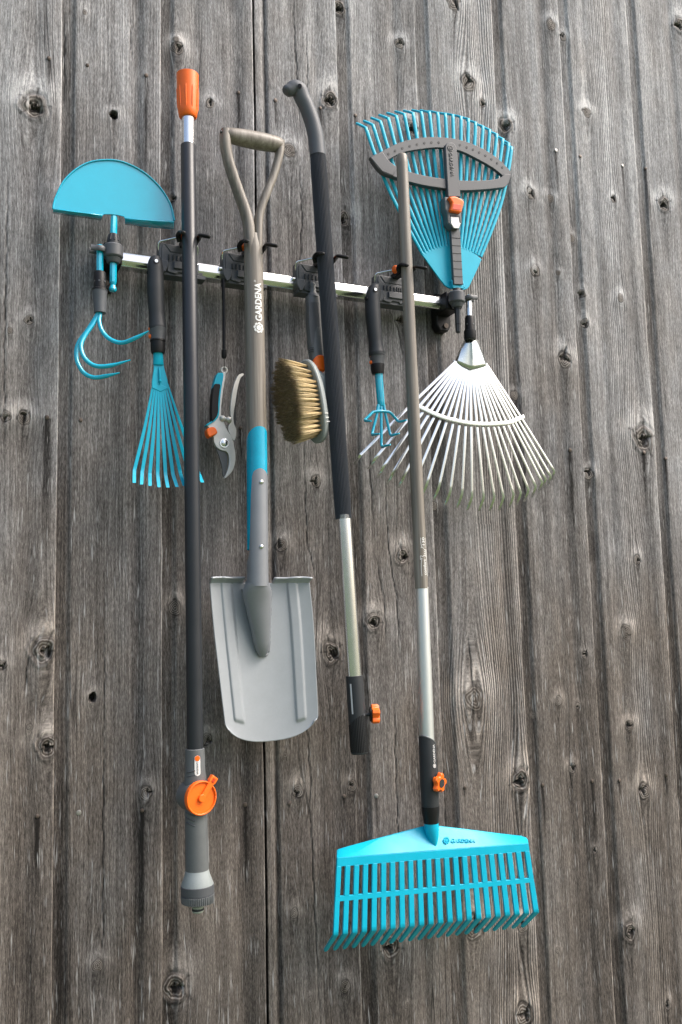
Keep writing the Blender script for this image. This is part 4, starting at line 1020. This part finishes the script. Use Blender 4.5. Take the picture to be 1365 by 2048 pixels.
# ------------------------------------------------------------------ hand tools on the rail
def hand_handle(root, cf, top, taper, d, hole, collar, band, hook):
    pts = [W(x, y, d) for x, y, r in taper]; mb = MB()
    mb.tube(smooth(pts, 4), [None] * 0 or [lerp(taper[min(int(i/4), len(taper)-1)][2], taper[min(int(i/4)+1, len(taper)-1)][2], (i % 4) / 4) for i in range(4 * (len(pts) - 1) + 1)], 26)
    hd = mb.build('handle', M['dark'], root, smooth=60)
    q = W(hole[0], hole[1], d + hole[2]); q2 = MB(); q2.disc(q, Vector((0.1, -1, .1)), .0050, .003, 18); q2.build('hang_hole', M['black'], hd)
    pin = MB(); pin.disc(q + Vector((-.0006, -.0013, .0006)), Vector((0, -1, 0)), .0031, .0022, 14); pin.build('hook_pin', M['steel'], hd)
    q = W(hook[0], hook[1], d + .004); q3 = MB(); q3.disc(q, Vector((-0.85, -.5, 0)), .0038, .0024, 14); q3.build('side_hole', M['black'], hd)
    mb = MB(); mb.tube([W(x, y, d) for x, y, r in collar], [r for x, y, r in collar], 26); mb.build('collar', M['grey'], root, smooth=30)
    mb = MB(); mb.tube([W(x, y, d) for x, y, r in band], [r for x, y, r in band], 26); mb.build('lock_ring', M['black'], root, smooth=30)
    x, y, _ = collar[len(collar) // 2]; 
    for dy in (-9, 6):
        p = W(x, y + dy, d); mb = MB(); mb.ball(p + Vector((-.0125, .001, 0)), .0044, 12, axis=Zv); mb.build('release_button', M['orange'], root)
    return hd
DHT = .078
T7 = thing('hand_fan_rake', 'small turquoise fan hand rake with charcoal handle hanging beside the charcoal pole', 'hand rake', W(330, 970, DHT))
hand_handle(T7, None, None, [(311.5, 512.5, .0040), (311.7, 515, .0088), (311.2, 523, .0125), (310.8, 535, .0148), (311, 549, .0150), (311.5, 575, .0155), (312.5, 605, .0148), (314, 630, .0142), (315, 645, .0150), (315.8, 655, .0160), (316, 662, .0148)], DHT,
            (313.5, 523, .0135), [(316, 657, .0158), (316, 662, .0150), (316, 668, .0138), (316.2, 681, .0130)], [(316.2, 680, .0138), (316.3, 683, .0142), (316.3, 684.5, .0132), (316.4, 700, .0134), (316.6, 707, .0118)], (297.5, 545))
c2 = crop(130, 440, 3.657)
mb = MB(); mb.tube([W(316.5, 703, DHT), W(316.8, 712, DHT), W(317.5, 730, DHT - .002)], [.0088, (.0088, .0072), (.0098, .0045)], 18, side=X)
oA = c2([(655, 1010), (650, 1100), (638, 1180), (638, 1228)]); oB = c2([(716, 1010), (730, 1090), (752, 1170), (760, 1232)])
mb.strip(PL(oA, DHT - .001), PL(oB, DHT - .001), Yv * .004)
mb.prism(PL(c2([(638, 1226), (700, 1256), (760, 1230), (700, 1200)]), DHT - .0008), Yv * .0038)
mb.build('hub', M['turq'], T7, bevel=.0008)
mb = MB(); mb.tube([W(319, 735, DHT + .001), W(320.3, 752, DHT + .0015), W(320.8, 768, DHT + .001)], [.0012, .0022, .0010], 8); mb.ball(W(320.6, 762, DHT + .001), .003, 10); mb.build('hub_rivet', M['turq'], T7)
el = [(510, 1830), (567, 1842), (623, 1852), (680, 1858), (738, 1862), (792, 1860), (846, 1852), (912, 1858), (983, 1858)]
tp = [(508, 1923), (562, 1935), (624, 1945), (690, 1955), (755, 1957), (822, 1953), (876, 1945), (945, 1940), (1008, 1920)]
for i in range(9):
    s = i / 8; st_ = (lerp(648, 750, s), 1195 + 30 * math.sin(math.pi * s)); dt = DHT - .004 + .006 * math.sin(math.pi * s)
    a, e, t_ = c2([st_, el[i], tp[i]]); mid_ = (lerp(a[0], e[0], .5) + (s - .5) * -4, lerp(a[1], e[1], .5))
    mb = MB(); ctr = smooth([Vector((*a, DHT - .002)), Vector((*mid_, dt)), Vector((*e, dt))], 6)
    ctr.append(Vector((lerp(e[0], t_[0], .5), lerp(e[1], t_[1], .5), dt + .010))); ctr.append(Vector((*t_, dt + .018)))
    hw = [1.9 + 1.7 * min(1, j / 8) for j in range(len(ctr))]; hw[-1] = 3.5
    mb.strip([W(c_.x - h_, c_.y, c_.z) for c_, h_ in zip(ctr, hw)], [W(c_.x + h_, c_.y, c_.z) for c_, h_ in zip(ctr, hw)], Yv * .0016 + Zv * .0004)
    mb.build('tine', M['turq'], T7, bevel=.0004)

T8 = thing('hand_claw', 'turquoise five-prong hand cultivator with charcoal handle hanging left of the wooden rake shaft', 'hand cultivator', W(765, 890, DHT))
d8 = .082
hand_handle(T8, None, None, [(752, 568.5, .0040), (751.8, 571, .0088), (749.5, 579, .0128), (746.5, 592, .0152), (745.5, 606, .0158), (746.5, 630, .0160), (749, 660, .0150), (751.5, 683, .0142), (753, 698, .0152), (754, 706, .0168), (754.5, 713, .0158)], d8,
            (751.5, 580, .0138), [(754.5, 709, .0165), (755, 714, .0152), (755, 720, .0140), (755.3, 730, .0132)], [(755.3, 729, .0140), (755.5, 732, .0140), (755.6, 740, .0134), (756.5, 748, .0120)], (732.5, 597))
c8 = crop(720, 560, 6.025)
mb = MB(); mb.tube([W(758, 745, d8), W(758.8, 760, d8), W(760.5, 780, d8), W(762, 800, d8), W(763, 807, d8), W(763.2, 812, d8)], [(.0082, .0078), (.0084, .0074), (.0086, .0068), (.0084, .0064), (.0080, .0064), (.0060, .0050)], 20, side=X); sp_ = mb.build('shank', M['turq_gloss'], T8)
mb = MB(); mb.tube([W(761.5, 780, d8 + .0066), W(763, 797, d8 + .0060)], [(.0032, .0008)] * 2, 12, side=X); mb.build('pressed_slot', M['turq_band'], sp_)
for pts, ds_ in (([(225, 1500), (215, 1545), (205, 1585), (165, 1590), (110, 1640), (62, 1690), (95, 1700), (138, 1700)], [.082, .083, .084, .085, .086, .087, .105, .120]),
                 ([(290, 1500), (300, 1560), (320, 1585), (355, 1590), (400, 1630), (460, 1698), (500, 1705), (562, 1688)], [.082, .083, .084, .085, .086, .087, .103, .122]),
                 ([(240, 1500), (222, 1560), (190, 1690), (150, 1855), (185, 1860), (240, 1853)], [.082, .083, .084, .086, .104, .120]),
                 ([(285, 1500), (300, 1570), (330, 1700), (370, 1862), (410, 1865), (477, 1848)], [.082, .083, .084, .086, .102, .120]),
                 ([(262, 1500), (258, 1560), (260, 1780), (264, 1993), (300, 2000), (370, 1983)], [.082, .084, .085, .087, .104, .122]),
                 ([(175, 1588), (260, 1580), (345, 1590)], [.0855, .0865, .0855])):
    mb = MB(); tine(mb, list(zip(c8(pts), ds_)), .0030, .45 if len(pts) > 3 else 1.0, n=5); mb.build('prong', M['turq_gloss'], T8, smooth=70)

# ------------------------------------------------------------------ brush with natural bristles
T9 = thing('wash_brush', 'oval wash brush with tan bristles, grey head and orange button beside the ribbed grip', 'brush', W(640, 890, .085))
DB = .068
mb = MB(); mb.tube([W(625.5, 566, DB), W(625.6, 571, DB), W(625.8, 575, DB), W(626, 579, DB), W(626.2, 584, DB), W(626.4, 590, DB), W(626.8, 596, DB)], [.0050, .0072, .0052, .0068, .0062, .0105, .0140], 22)
mb.tube([W(626.8, 594, DB), W(627.2, 600, DB), W(629, 650, DB), W(631.5, 690, DB + .002), W(634, 715, DB + .004), W(636, 735, DB + .006)], [(.0150, .0120), (.0158, .0130), (.0165, .0135), (.0168, .0135), (.0150, .0130), (.0110, .0110)], 26, side=X, sq=.8)
bh = mb.build('handle', M['mid'], T9, smooth=50)
mb = MB(); mb.tube([W(627.5, 604, DB + .0128), W(629.3, 650, DB + .0133), W(631, 690, DB + .0140)], [(.0105, .0006), (.0112, .0006), (.0090, .0006)], 12, side=X); mb.build('grip_panel', M['grey'], bh)
for i in range(3):
    mb = MB(); mb.tube([W(618.5, 697 + 4 * i, DB + .013), W(623, 695 + 4 * i, DB + .0155), W(628, 695.5 + 4 * i, DB + .0160)], .0008, 6); mb.build('grip_line', M['dark'], bh)
bdir = Vector((-.93, -.33, -.17)).normalized()       # the way the bristles point
bup = Vector((-0.10, 0, 1.0)); bup = (bup - bdir * bup.dot(bdir)).normalized(); bsd = bdir.cross(bup).normalized()
pc_ = W(626, 803, .088)
def oval(c, ru, rs, n=40): return [c + bup * (ru * math.copysign(abs(math.cos(a)) ** .85, math.cos(a))) + bsd * (rs * math.copysign(abs(math.sin(a)) ** .85, math.sin(a))) for a in [2 * math.pi * i / n for i in range(n)]]
mb = MB(); rings_ = [(-.012, .066, .020), (-.008, .078, .029), (-.002, .0815, .0325), (.004, .0815, .0325), (.006, .0795, .0305)]
b0 = 0
for off, ru, rs in rings_: mb.v += oval(pc_ + bdir * off, ru, rs)
for i in range(len(rings_) - 1):
    for j in range(40): mb.f.append((i*40 + j, i*40 + (j+1) % 40, (i+1)*40 + (j+1) % 40, (i+1)*40 + j))
mb.f.append(tuple(range(39, -1, -1))); mb.f.append(tuple(range(160, 200))); hdp = mb.build('brush_head', M['light'], T9, smooth=35)
mb = MB(); mb.tube([pc_ - bdir * .012 + bup * .060, pc_ - bdir * .024 + bup * .045, pc_ - bdir * .022 + bup * .0, pc_ - bdir * .012 - bup * .05], [(.010, .010), (.020, .013), (.017, .012), (.006, .006)], 18, side=bsd); mb.build('neck_boss', M['light'], hdp)
mb = MB(); oc = W(641, 728, DB + .012); mb.tube([oc + Yv * .014, oc - Yv * .006, oc - Yv * .0085], [.0165, .0165, .0140], 28); ob_ = mb.build('button', M['orange'], T9)
for k_ in range(3):
    mb = MB(); q = pc_ - bup * (.030 + .008 * k_) - bsd * (0) + bdir * .001; sgn = 1
    mb.tube([q + bsd * .0332 * sg for sg in ()] or [q - bsd * .0328 - bdir * .004, q - bsd * .0328 + bdir * .004], .0008, 6); mb.build('head_mark', M['white'], hdp)
# bristles: one mesh of many fine strands set in tufts
bv_, bf_, al_, ti_ = [], [], [], []
rb_ = random.Random(3)
tufts = []
for i in range(17):
    for j in range(7):
        u_ = (i / 16 * 2 - 1) * .97 + (.03 if j % 2 else -.03); v_ = (j / 6 * 2 - 1) * .95
        if abs(u_) ** 2.3 + abs(v_) ** 2.3 <= 1.06: tufts.append((u_, v_))
for (u_, v_) in tufts:
    tt0 = rb_.random()
    for s_ in range(46):
        a_ = rb_.uniform(0, 2 * math.pi); rr_ = math.sqrt(rb_.random())
        du, dv_ = rr_ * math.cos(a_), rr_ * math.sin(a_)
        p0 = pc_ + bdir * .005 + bup * (u_ * .071 + du * .0018) + bsd * (v_ * .0255 + dv_ * .0018)
        fl_ = 1.10
        p1 = pc_ + bdir * (.072 + rb_.uniform(-.0012, .0010) - .004 * (u_ * u_)) + bup * (u_ * .071 * fl_ + du * .0064 + rb_.gauss(0, .0011)) + bsd * (v_ * .0255 * 1.22 + dv_ * .0064 + rb_.gauss(0, .0011))
        wv = bup * math.cos(a_ * 3) + bsd * math.sin(a_ * 3); wv2 = bdir.cross(wv); hw = .00042
        pm = lerp(p0, p1, .55) + (bup * du + bsd * dv_) * .0006
        tn = min(1, max(0, tt0 * .5 + rb_.random() * .5))
        b0 = len(bv_)
        for p_, t_, k_ in ((p0, 0, 1.0), (pm, .55, 1.0), (p1, 1.0, .8)):
            for q_ in range(3):
                an = q_ * 2.094; bv_.append(p_ + (wv * math.cos(an) + wv2 * math.sin(an)) * hw * k_); al_.append(t_); ti_.append(tn)
        for i in range(2):
            for q_ in range(3): bf_.append((b0 + 3*i + q_, b0 + 3*i + (q_+1) % 3, b0 + 3*i + 3 + (q_+1) % 3, b0 + 3*i + 3 + q_))
        bf_.append((b0 + 6, b0 + 7, b0 + 8))
mb = MB(); mb.v = bv_; mb.f = bf_; bo_ = mb.build('bristles', M['bristle'], T9, smooth=180)
a_ = bo_.data.attributes.new('along', 'FLOAT', 'POINT'); a_.data.foreach_set('value', al_)
a_ = bo_.data.attributes.new('tint', 'FLOAT', 'POINT'); a_.data.foreach_set('value', ti_)

# ------------------------------------------------------------------ pruning shears
T10 = thing('pruning_shears', 'open pruning shears with turquoise and black grip hanging from the black peg', 'pruning shears', W(452, 955, .045))
cs = crop(400, 700, 7.59); d = .046
def plate(name, mat, pts, d, th, par=T10, bev=.0008, sm=3):
    o3 = smooth([Vector((x, y, 0)) for x, y in cs(pts)], sm, True); mb = MB(); mb.prism([W(p.x, p.y, d) for p in o3], Yv * th); return mb.build(name, mat, par, bevel=bev)
fr = plate('fixed_handle', M['castmetal'], [(355, 345), (392, 345), (388, 420), (365, 560), (345, 700), (330, 830), (325, 940), (330, 1010), (375, 1110), (420, 1215), (470, 1300), (505, 1385), (520, 1450), (540, 1560), (542, 1680),
      (520, 1780), (480, 1860), (420, 1920), (388, 1945), (372, 1935), (405, 1870), (435, 1780), (448, 1680), (435, 1590), (400, 1540), (330, 1520), (265, 1480), (220, 1400), (205, 1310), (150, 1200), (115, 1130), (180, 1085), (250, 1020), (290, 930), (300, 780), (310, 600), (335, 450)], d, .009)
mb = MB(); ring_ = [W(*cs([(368 + 42 * math.cos(a), 308 + 42 * math.sin(a))])[0], d - .004) for a in [2 * math.pi * i / 24 for i in range(25)]]
mb.tube(ring_, [(.0022, .0034)] * 25, 8); mb.build('hang_ring', M['castmetal'], fr)
plate('grip', M['turq'], [(285, 345), (330, 345), (362, 365), (350, 470), (325, 620), (310, 780), (300, 930), (285, 1010), (235, 1075), (165, 1120), (110, 1150), (105, 1128), (160, 1090), (185, 1060), (183, 900), (190, 700), (205, 560), (235, 440), (262, 365)], d + .003, .015, fr, .0015)
plate('grip_inlay', M['black'], [(222, 525), (270, 512), (315, 530), (300, 640), (285, 800), (282, 920), (262, 1000), (215, 1060), (188, 1070), (180, 930), (184, 790), (196, 640)], d + .0055, .016, fr, .002)
plate('lock_button', M['orange'], [(118, 1190), (190, 1165), (240, 1180), (272, 1245), (255, 1275), (205, 1300), (155, 1325), (120, 1285), (108, 1235)], d + .007, .018, fr, .002)
plate('moving_handle', M['castmetal'], [(655, 355), (672, 375), (625, 420), (595, 500), (565, 640), (545, 780), (525, 900), (512, 1020), (520, 1110), (555, 1220), (545, 1330), (520, 1375), (480, 1330), (430, 1200), (445, 1130), (475, 1080), (465, 940), (470, 800), (490, 660), (520, 520), (560, 420), (600, 370)], d - .002, .010, T10, .0015)
plate('handle_liner', M['dark'], [(668, 378), (640, 415), (610, 500), (580, 640), (560, 780), (548, 900), (555, 990), (560, 1070), (535, 1150), (515, 1100), (512, 1010), (530, 880), (550, 720), (585, 520), (620, 420)], d - .006, .010, T10, .001)
plate('cutting_blade', M['blade'], [(255, 1470), (330, 1525), (395, 1560), (415, 1620), (420, 1700), (408, 1790), (390, 1870), (372, 1925), (350, 1900), (342, 1800), (325, 1720), (290, 1600), (262, 1530)], d - .004, .004, T10, .0004)
mb = MB(); p0, p1 = W(*cs([(340, 1040)])[0], d - .002), W(*cs([(455, 1062)])[0], d - .002)
pts = [lerp(p0, p1, i / 60) + (Zv * math.cos(i * .75) + Yv * math.sin(i * .75)) * .0042 for i in range(61)]; mb.tube(pts, .0009, 6); mb.build('spring', M['steel'], T10)
for q in ((345, 1040), (440, 1060)):
    mb = MB(); mb.ball(W(*cs([q])[0], d), .0062, 14); mb.build('spring_seat', M['castmetal'], T10)
bc = W(*cs([(372, 1415)])[0], d); mb = MB(); mb.disc(bc - Yv * .0006, Yv, .0093, .003, 30); mb.build('pivot_washer', M['steel'], T10, bevel=.0006)
mb = MB(); mb.tube([bc - Yv * .001, bc - Yv * .0045, bc - Yv * .0055], [.0068, .0064, .0046], 24); bo2 = mb.build('pivot_bolt', M['steel'], T10)
mb = MB(); mb.disc(bc + X * .002 - Yv * .0055, Yv, .0016, .001, 6); mb.build('bolt_socket', M['dark'], bo2)
mb = MB(); pt, pb = W(448.3, 712, DP), W(448.3, 740, d - .003); mb.tube([pt + X * .0006, lerp(pt, pb, .5) + X * .0012, pb], .0006, 6); mb.build('hanging_cord', M['black'], T10)

# ------------------------------------------------------------------ adjustable fan rake (top right)
T11 = thing('adjustable_fan_rake', 'large turquoise adjustable fan rake with grey spreader, standing in the right bracket with tines up', 'fan rake', W(915, 660, DS))
c5 = crop(690, 200, 3.689); DF = .056
base = [(565, 1135), (620, 1108), (680, 1090), (735, 1076), (790, 1070), (830, 1074), (870, 1085), (905, 1100), (940, 1120), (975, 1145), (1010, 1175), (990, 1225), (950, 1310), (918, 1378), (905, 1392), (885, 1399), (800, 1397), (775, 1390), (740, 1368), (700, 1318), (640, 1235), (590, 1165)]
mb = MB(); mb.prism(PL(c5(base), DF), Yv * .0035); fb = mb.build('base_plate', M['turq'], T11, bevel=.0008)
mb = MB()
for x0, y0, x1, y1 in ((790, 1335, 803, 1385), (868, 1340, 880, 1385)):
    A_, B_ = c5([(x0, y0), (x1, y1)]); mb.tube([W(*A_, DF + .001), W(*A_, DF + .008), W(*B_, DF + .009)], .0026, 8)
mb.prism(PL(c5([(795, 1360), (882, 1366), (880, 1390), (797, 1385)]), DF + .011), Yv * .010)
mb.build('stem_socket', M['turq'], fb, bevel=.001)
els = [(155, 205), (208, 185), (263, 160), (322, 137), (380, 120), (440, 106), (503, 98), (565, 92), (625, 92), (685, 96), (742, 105), (797, 112), (857, 125), (912, 142), (965, 168), (1020, 197), (1070, 222), (1122, 256), (1167, 290), (1210, 322), (1232, 352)]
NF = len(els)
for i, e in enumerate(els):
    s = i / (NF - 1); bx = lerp(578, 1003, s); by = 1070 + 108 * abs(s - .47) ** 1.7 * 2.0; bow = lerp(-38, 40, s)
    p0 = (bx, by + 14); mid_ = (lerp(bx, e[0], .5) + bow * 1.0, lerp(by, e[1], .5)); q1 = (lerp(bx, e[0], .25) + bow * .72, lerp(by, e[1], .25)); q3 = (lerp(bx, e[0], .78) + bow * .62, lerp(by, e[1], .78))
    pp = c5([p0, q1, mid_, q3, e]); dds = [DF - .002, DF - .001, DF, DF + .001, DF + .001]
    ctr = smooth([Vector((x, y, dd)) for (x, y), dd in zip(pp, dds)], 5)
    tipx, tipy = e[0] - (64 if s < .75 else 58), e[1] - (31 - 22 * min(1, s * 2.0) if s < .5 else 9 + 22 * (s - .5) * 2)
    tx, ty = c5([(tipx, tipy)])[0]
    ctr += [Vector((lerp(ctr[-1].x, tx, .5), lerp(ctr[-1].y, ty, .45) - .6, DF - .014)), Vector((tx, ty, DF - .030))]
    k = len(ctr); mb = MB(); hw = [1.9 + .5 * min(1, j / 6) for j in range(k)]; hw[-1] = 1.7
    P3 = [W(c_.x, c_.y, c_.z) for c_ in ctr]
    mb.tube(P3, [(.0032 + .0005 * min(1, j / 6), .0026) for j in range(k)], 8, side=X, sq=.6)
    mb.build('tine', M['turq'], T11, smooth=50)
DSP = .072
def band_strip(mb, up, lo, d, th):
    U_ = smooth([Vector((x, y, 0)) for x, y in c5(up)], 5); L2 = smooth([Vector((x, y, 0)) for x, y in c5(lo)], 5)
    mb.strip([W(p.x, p.y, d) for p in U_], [W(p.x, p.y, d) for p in L2], Yv * th)
mb = MB()
band_strip(mb, [(188, 418), (275, 378), (400, 316), (550, 280), (700, 274), (850, 294), (1000, 350), (1120, 424), (1200, 500), (1234, 538)],
           [(290, 462), (322, 440), (425, 388), (560, 362), (700, 350), (845, 372), (975, 432), (1085, 494), (1160, 552), (1170, 572)], DSP, .008)
mb.build('spreader_arc', M['grey'], T11, bevel=.0018, seg=3)
mb = MB()
band_strip(mb, [(290, 440), (330, 466), (385, 492), (490, 532), (620, 563), (735, 580), (855, 592), (960, 594), (1080, 588), (1150, 572), (1175, 545)],
           [(200, 440), (272, 528), (370, 568), (480, 604), (600, 632), (735, 652), (860, 667), (980, 664), (1110, 652), (1194, 634), (1230, 545)], DSP + .0012, .012)
mb.build('spreader_bar', M['grey'], T11, bevel=.0018, seg=3)
mb = MB(); mb.prism(PL(c5([(186, 420), (278, 378), (330, 450), (388, 494), (360, 562), (275, 528)]), DSP + .002), Yv * .011); mb.build('spreader_corner', M['grey'], T11, bevel=.002)
dots = [(322, 398), (372, 375), (425, 356), (480, 340), (534, 327), (588, 318), (640, 314), (694, 314), (850, 332), (900, 349), (947, 366), (993, 386), (1038, 410), (1083, 436), (1125, 465), (1163, 497)]
for q in dots:
    x, y = c5([q])[0]; mb = MB(); mb.disc(W(x, y, DSP + .0001), Yv, .0028, .0010, 14); mb.build('dimple', M['dark'], T11)
mb = MB(); colp = [(742, 345), (748, 325), (768, 312), (795, 312), (818, 328), (826, 350), (858, 715), (762, 715)]
mb.prism(PL(c5(colp), DSP + .006), Yv * .012); cs_ = mb.build('slider_column', M['grey'], T11, bevel=.002, seg=3)
pa, pb = W(*c5([(778, 345)])[0], DSP + .0064), W(*c5([(797, 570)])[0], DSP + .0064); xv = (pb - pa).normalized(); yv2 = Vector((xv.z * -1, 0, xv.x)); yv2 = Vector((-xv.z, 0, xv.x))
if yv2.x < 0: yv2 = -yv2
fn = lambda x, y: pa + xv * x + yv2 * y + Vector((0, -.0002, 0))
mb = MB(); place(mb, logo_faces(.0072), fn, .0035, 0.0)
Lq = (pb - pa).length; tf = text_faces('GARDENA', .012, .012); x0, x1 = width_of(tf); k = (Lq - .014) / (x1 - x0); tf = ([((x - x0) * k, y * 1.0) for x, y in tf[0]], tf[1]); place(mb, tf, fn, .0125, -.0046)
l2 = mb.build('lettering', plain('grey_relief', (0.055, 0.059, 0.066), 0.45), cs_); s_ = l2.modifiers.new('relief', 'SOLIDIFY'); s_.thickness = .0007; s_.offset = 0
mb = MB(); mb.prism(PL(c5([(738, 712), (880, 728), (884, 770), (862, 832), (866, 905), (845, 950), (795, 945), (762, 905), (757, 830), (740, 800)]), DSP + .008), Yv * .020); lb_ = mb.build('slider_body', M['mid'], T11, bevel=.002)
mb = MB(); mb.prism(PL(c5([(768, 712), (815, 708), (850, 722), (882, 745), (862, 830), (780, 815), (795, 755)]), DSP + .017), Yv * .012); la = mb.build('latch', M['orange'], T11, bevel=.003, seg=3)
mb = MB(); mb.prism(PL(c5([(800, 765), (862, 770), (852, 815), (795, 806)]), DSP + .0176), Yv * .002); mb.build('latch_pad', plain('deep_orange_pad', (0.6, 0.055, 0.006), 0.45), la, bevel=.001)
mb = MB(); mb.prism(PL(c5([(778, 845), (852, 852), (860, 900), (848, 952), (788, 944)]), DSP + .0088), Yv * .003); wn = mb.build('window_frame', M['dark'], lb_, bevel=.0008)
mb = MB(); mb.prism(PL(c5([(783, 862), (840, 866), (846, 905), (856, 908), (842, 948), (806, 944), (784, 908)]), DSP + .0105), Yv * .003); mb.build('window_tag', M['white'], lb_, bevel=.0008)
mb = MB(); mb.prism(PL(c5([(782, 940), (850, 944), (874, 1362), (806, 1358)]), DSP - .001), Yv * .008); sb_ = mb.build('stem_bar', M['grey'], T11, bevel=.001)
for i in range(6):
    y = lerp(1016, 1300, i / 5); t = (y - 940) / 420; A_, B_ = c5([(lerp(782, 806, t) + 1, y), (lerp(850, 874, t) - 1, y + 4)]); mb = MB(); mb.tube([W(*A_, DSP - .0008), W(*B_, DSP - .0008)], .0007, 6); mb.build('scale_line', M['black'], sb_)
mb = MB(); mb.tube([W(914, 578, DS), W(914, 586, DS)], [.0085, .0100], 20); mb.tube([W(915.3, 604, DS), W(915.4, 612, DS), W(915.6, 618, DS)], [.0100, .0088, .0078], 18)
mb.tube([W(915.6, 617, DS), W(916.5, 655, DS), W(916.7, 664, DS), W(916.8, 666, DS)], [.0066, .0056, .0052, .0035], 6); mb.build('shank', M['dark'], T11, smooth=30)
mb = MB(); mb.tube([W(916.3, 648, DS), W(916.4, 649.5, DS)], .0060, 6); mb.build('shank_ring', M['black'], T11, smooth=30)

# ------------------------------------------------------------------ galvanised wire rake (right)
T12 = thing('wire_fan_rake', 'bright galvanised fan rake with flat wire tines hanging below the right bracket', 'fan rake', W(930, 1015, .05))
c4 = crop(860, 560, 9.307); c6 = crop(690, 560, 3.102)
mb = MB(); mb.tube([W(938, 590, DS), W(938, 592, DS), W(939.5, 640, DS)], [.0040, .0062, .0062], 8); mb.build('shaft', M['steel'], T12, smooth=30)
mb = MB(); mb.tube([W(939.6, 633, DS), W(939.6, 636, DS), W(940, 661, DS), W(940.2, 662, DS), W(940.5, 677, DS), W(940.6, 680, DS)], [.0088, .0100, .0104, .0128, .0130, .0118], 24); fe = mb.build('ferrule', M['black'], T12, smooth=30)
for ph in (-62, 18):
    dr = Vector((math.sin(math.radians(ph)), -math.cos(math.radians(ph)), 0)); mb = MB(); mb.disc(W(939.8, 650, DS) + dr * .0101, dr, .0017, .0012, 12); mb.build('ferrule_hole', M['mid'], fe)
DW = .064
mb = MB(); rws = []
for t in [i / 8 for i in range(9)]:
    l = (lerp(929, 911, t ** .9), lerp(681, 723, t)); r_ = (lerp(955, 975.5, t ** .9), lerp(679, 731, t)); row = []
    for j in range(17):
        s = j / 16; x = lerp(l[0], r_[0], s); y = lerp(l[1], r_[1], s) + 11 * t * (1 - abs(2 * s - 1) ** 1.3)
        dd = DW + .011 * (1 - t * .55) * (1 - abs(2 * s - 1) ** 2.2) + (.003 * math.exp(-((s - .55) / .05) ** 2)) - (.006 if j in (0, 16) else 0)
        row.append(W(x, y, dd))
    rws.append(row)
mb.grid(rws); cp = mb.build('cap_plate', M['galv'], T12, solid=.0012, smooth=50)
mb = MB(); mb.tube([W(907, 722, DW - .004), W(911, 724, DW - .003)], [.0030, .0030], 8); mb.build('cap_rivet', M['steel'], cp)
elw = [(98, 1085), (188, 1108), (238, 1162), (300, 1195), (368, 1213), (440, 1238), (510, 1262), (585, 1280), (655, 1310), (728, 1325), (790, 1340), (862, 1345), (928, 1345), (985, 1345), (1048, 1330), (1092, 1320), (1140, 1300), (1185, 1280), (1225, 1255), (1247, 1235), (1278, 1218), (1300, 1186)]
NW = len(elw)
barp = [(395, 762), (470, 790), (560, 832), (640, 860), (760, 886), (880, 894), (1000, 887), (1060, 870), (1112, 846)]
for i, e in enumerate(elw):
    s = i / (NW - 1); st_ = (lerp(690, 876, s), 512 + 44 * (1 - abs(2 * s - 1.1) ** 1.5)); dt = .050 + .010 * math.sin(math.pi * s)
    tip = (e[0] - 40 + 20 * s, e[1] + 58 + 30 * math.sin(math.pi * min(1, s * 1.1)))
    a, e2, t_ = c6([st_, e, tip])
    ctr = smooth([Vector((*a, DW)), Vector((lerp(a[0], e2[0], .5) + (s - .5) * 3, lerp(a[1], e2[1], .5), lerp(DW, dt, .6) + .004)), Vector((*e2, dt))], 7)
    ctr += [Vector((lerp(e2[0], t_[0], .25), lerp(e2[1], t_[1], .3), dt - .004)), Vector((*t_, dt - .028))]
    k = len(ctr); mb = MB(); P3 = [W(c_.x, c_.y, c_.z) for c_ in ctr]
    mb.tube(P3, [(.0030 if j else .0024, .0008) for j in range(k)], 8, side=(X * 1.0 + Yv * (-.25 + .3 * s)).normalized(), sq=.5); mb.build('tine', M['steel'], T12, smooth=35)
bp = smooth([Vector((x, y, .056 + .012 * math.sin(math.pi * (x - 829) / 216))) for x, y in [(*p, ) for p in c6(barp)]] if False else [Vector((x, y, .060 + .011 * math.sin(math.pi * i / 8))) for i, (x, y) in enumerate(c6(barp))], 5)
mb = MB(); mb.tube([W(p.x, p.y, p.z + .001) for p in bp], [(.0014, .0046)] * len(bp), 10, side=Yv, sq=.6); cb_ = mb.build('cross_bar', M['galv'], T12, smooth=35)
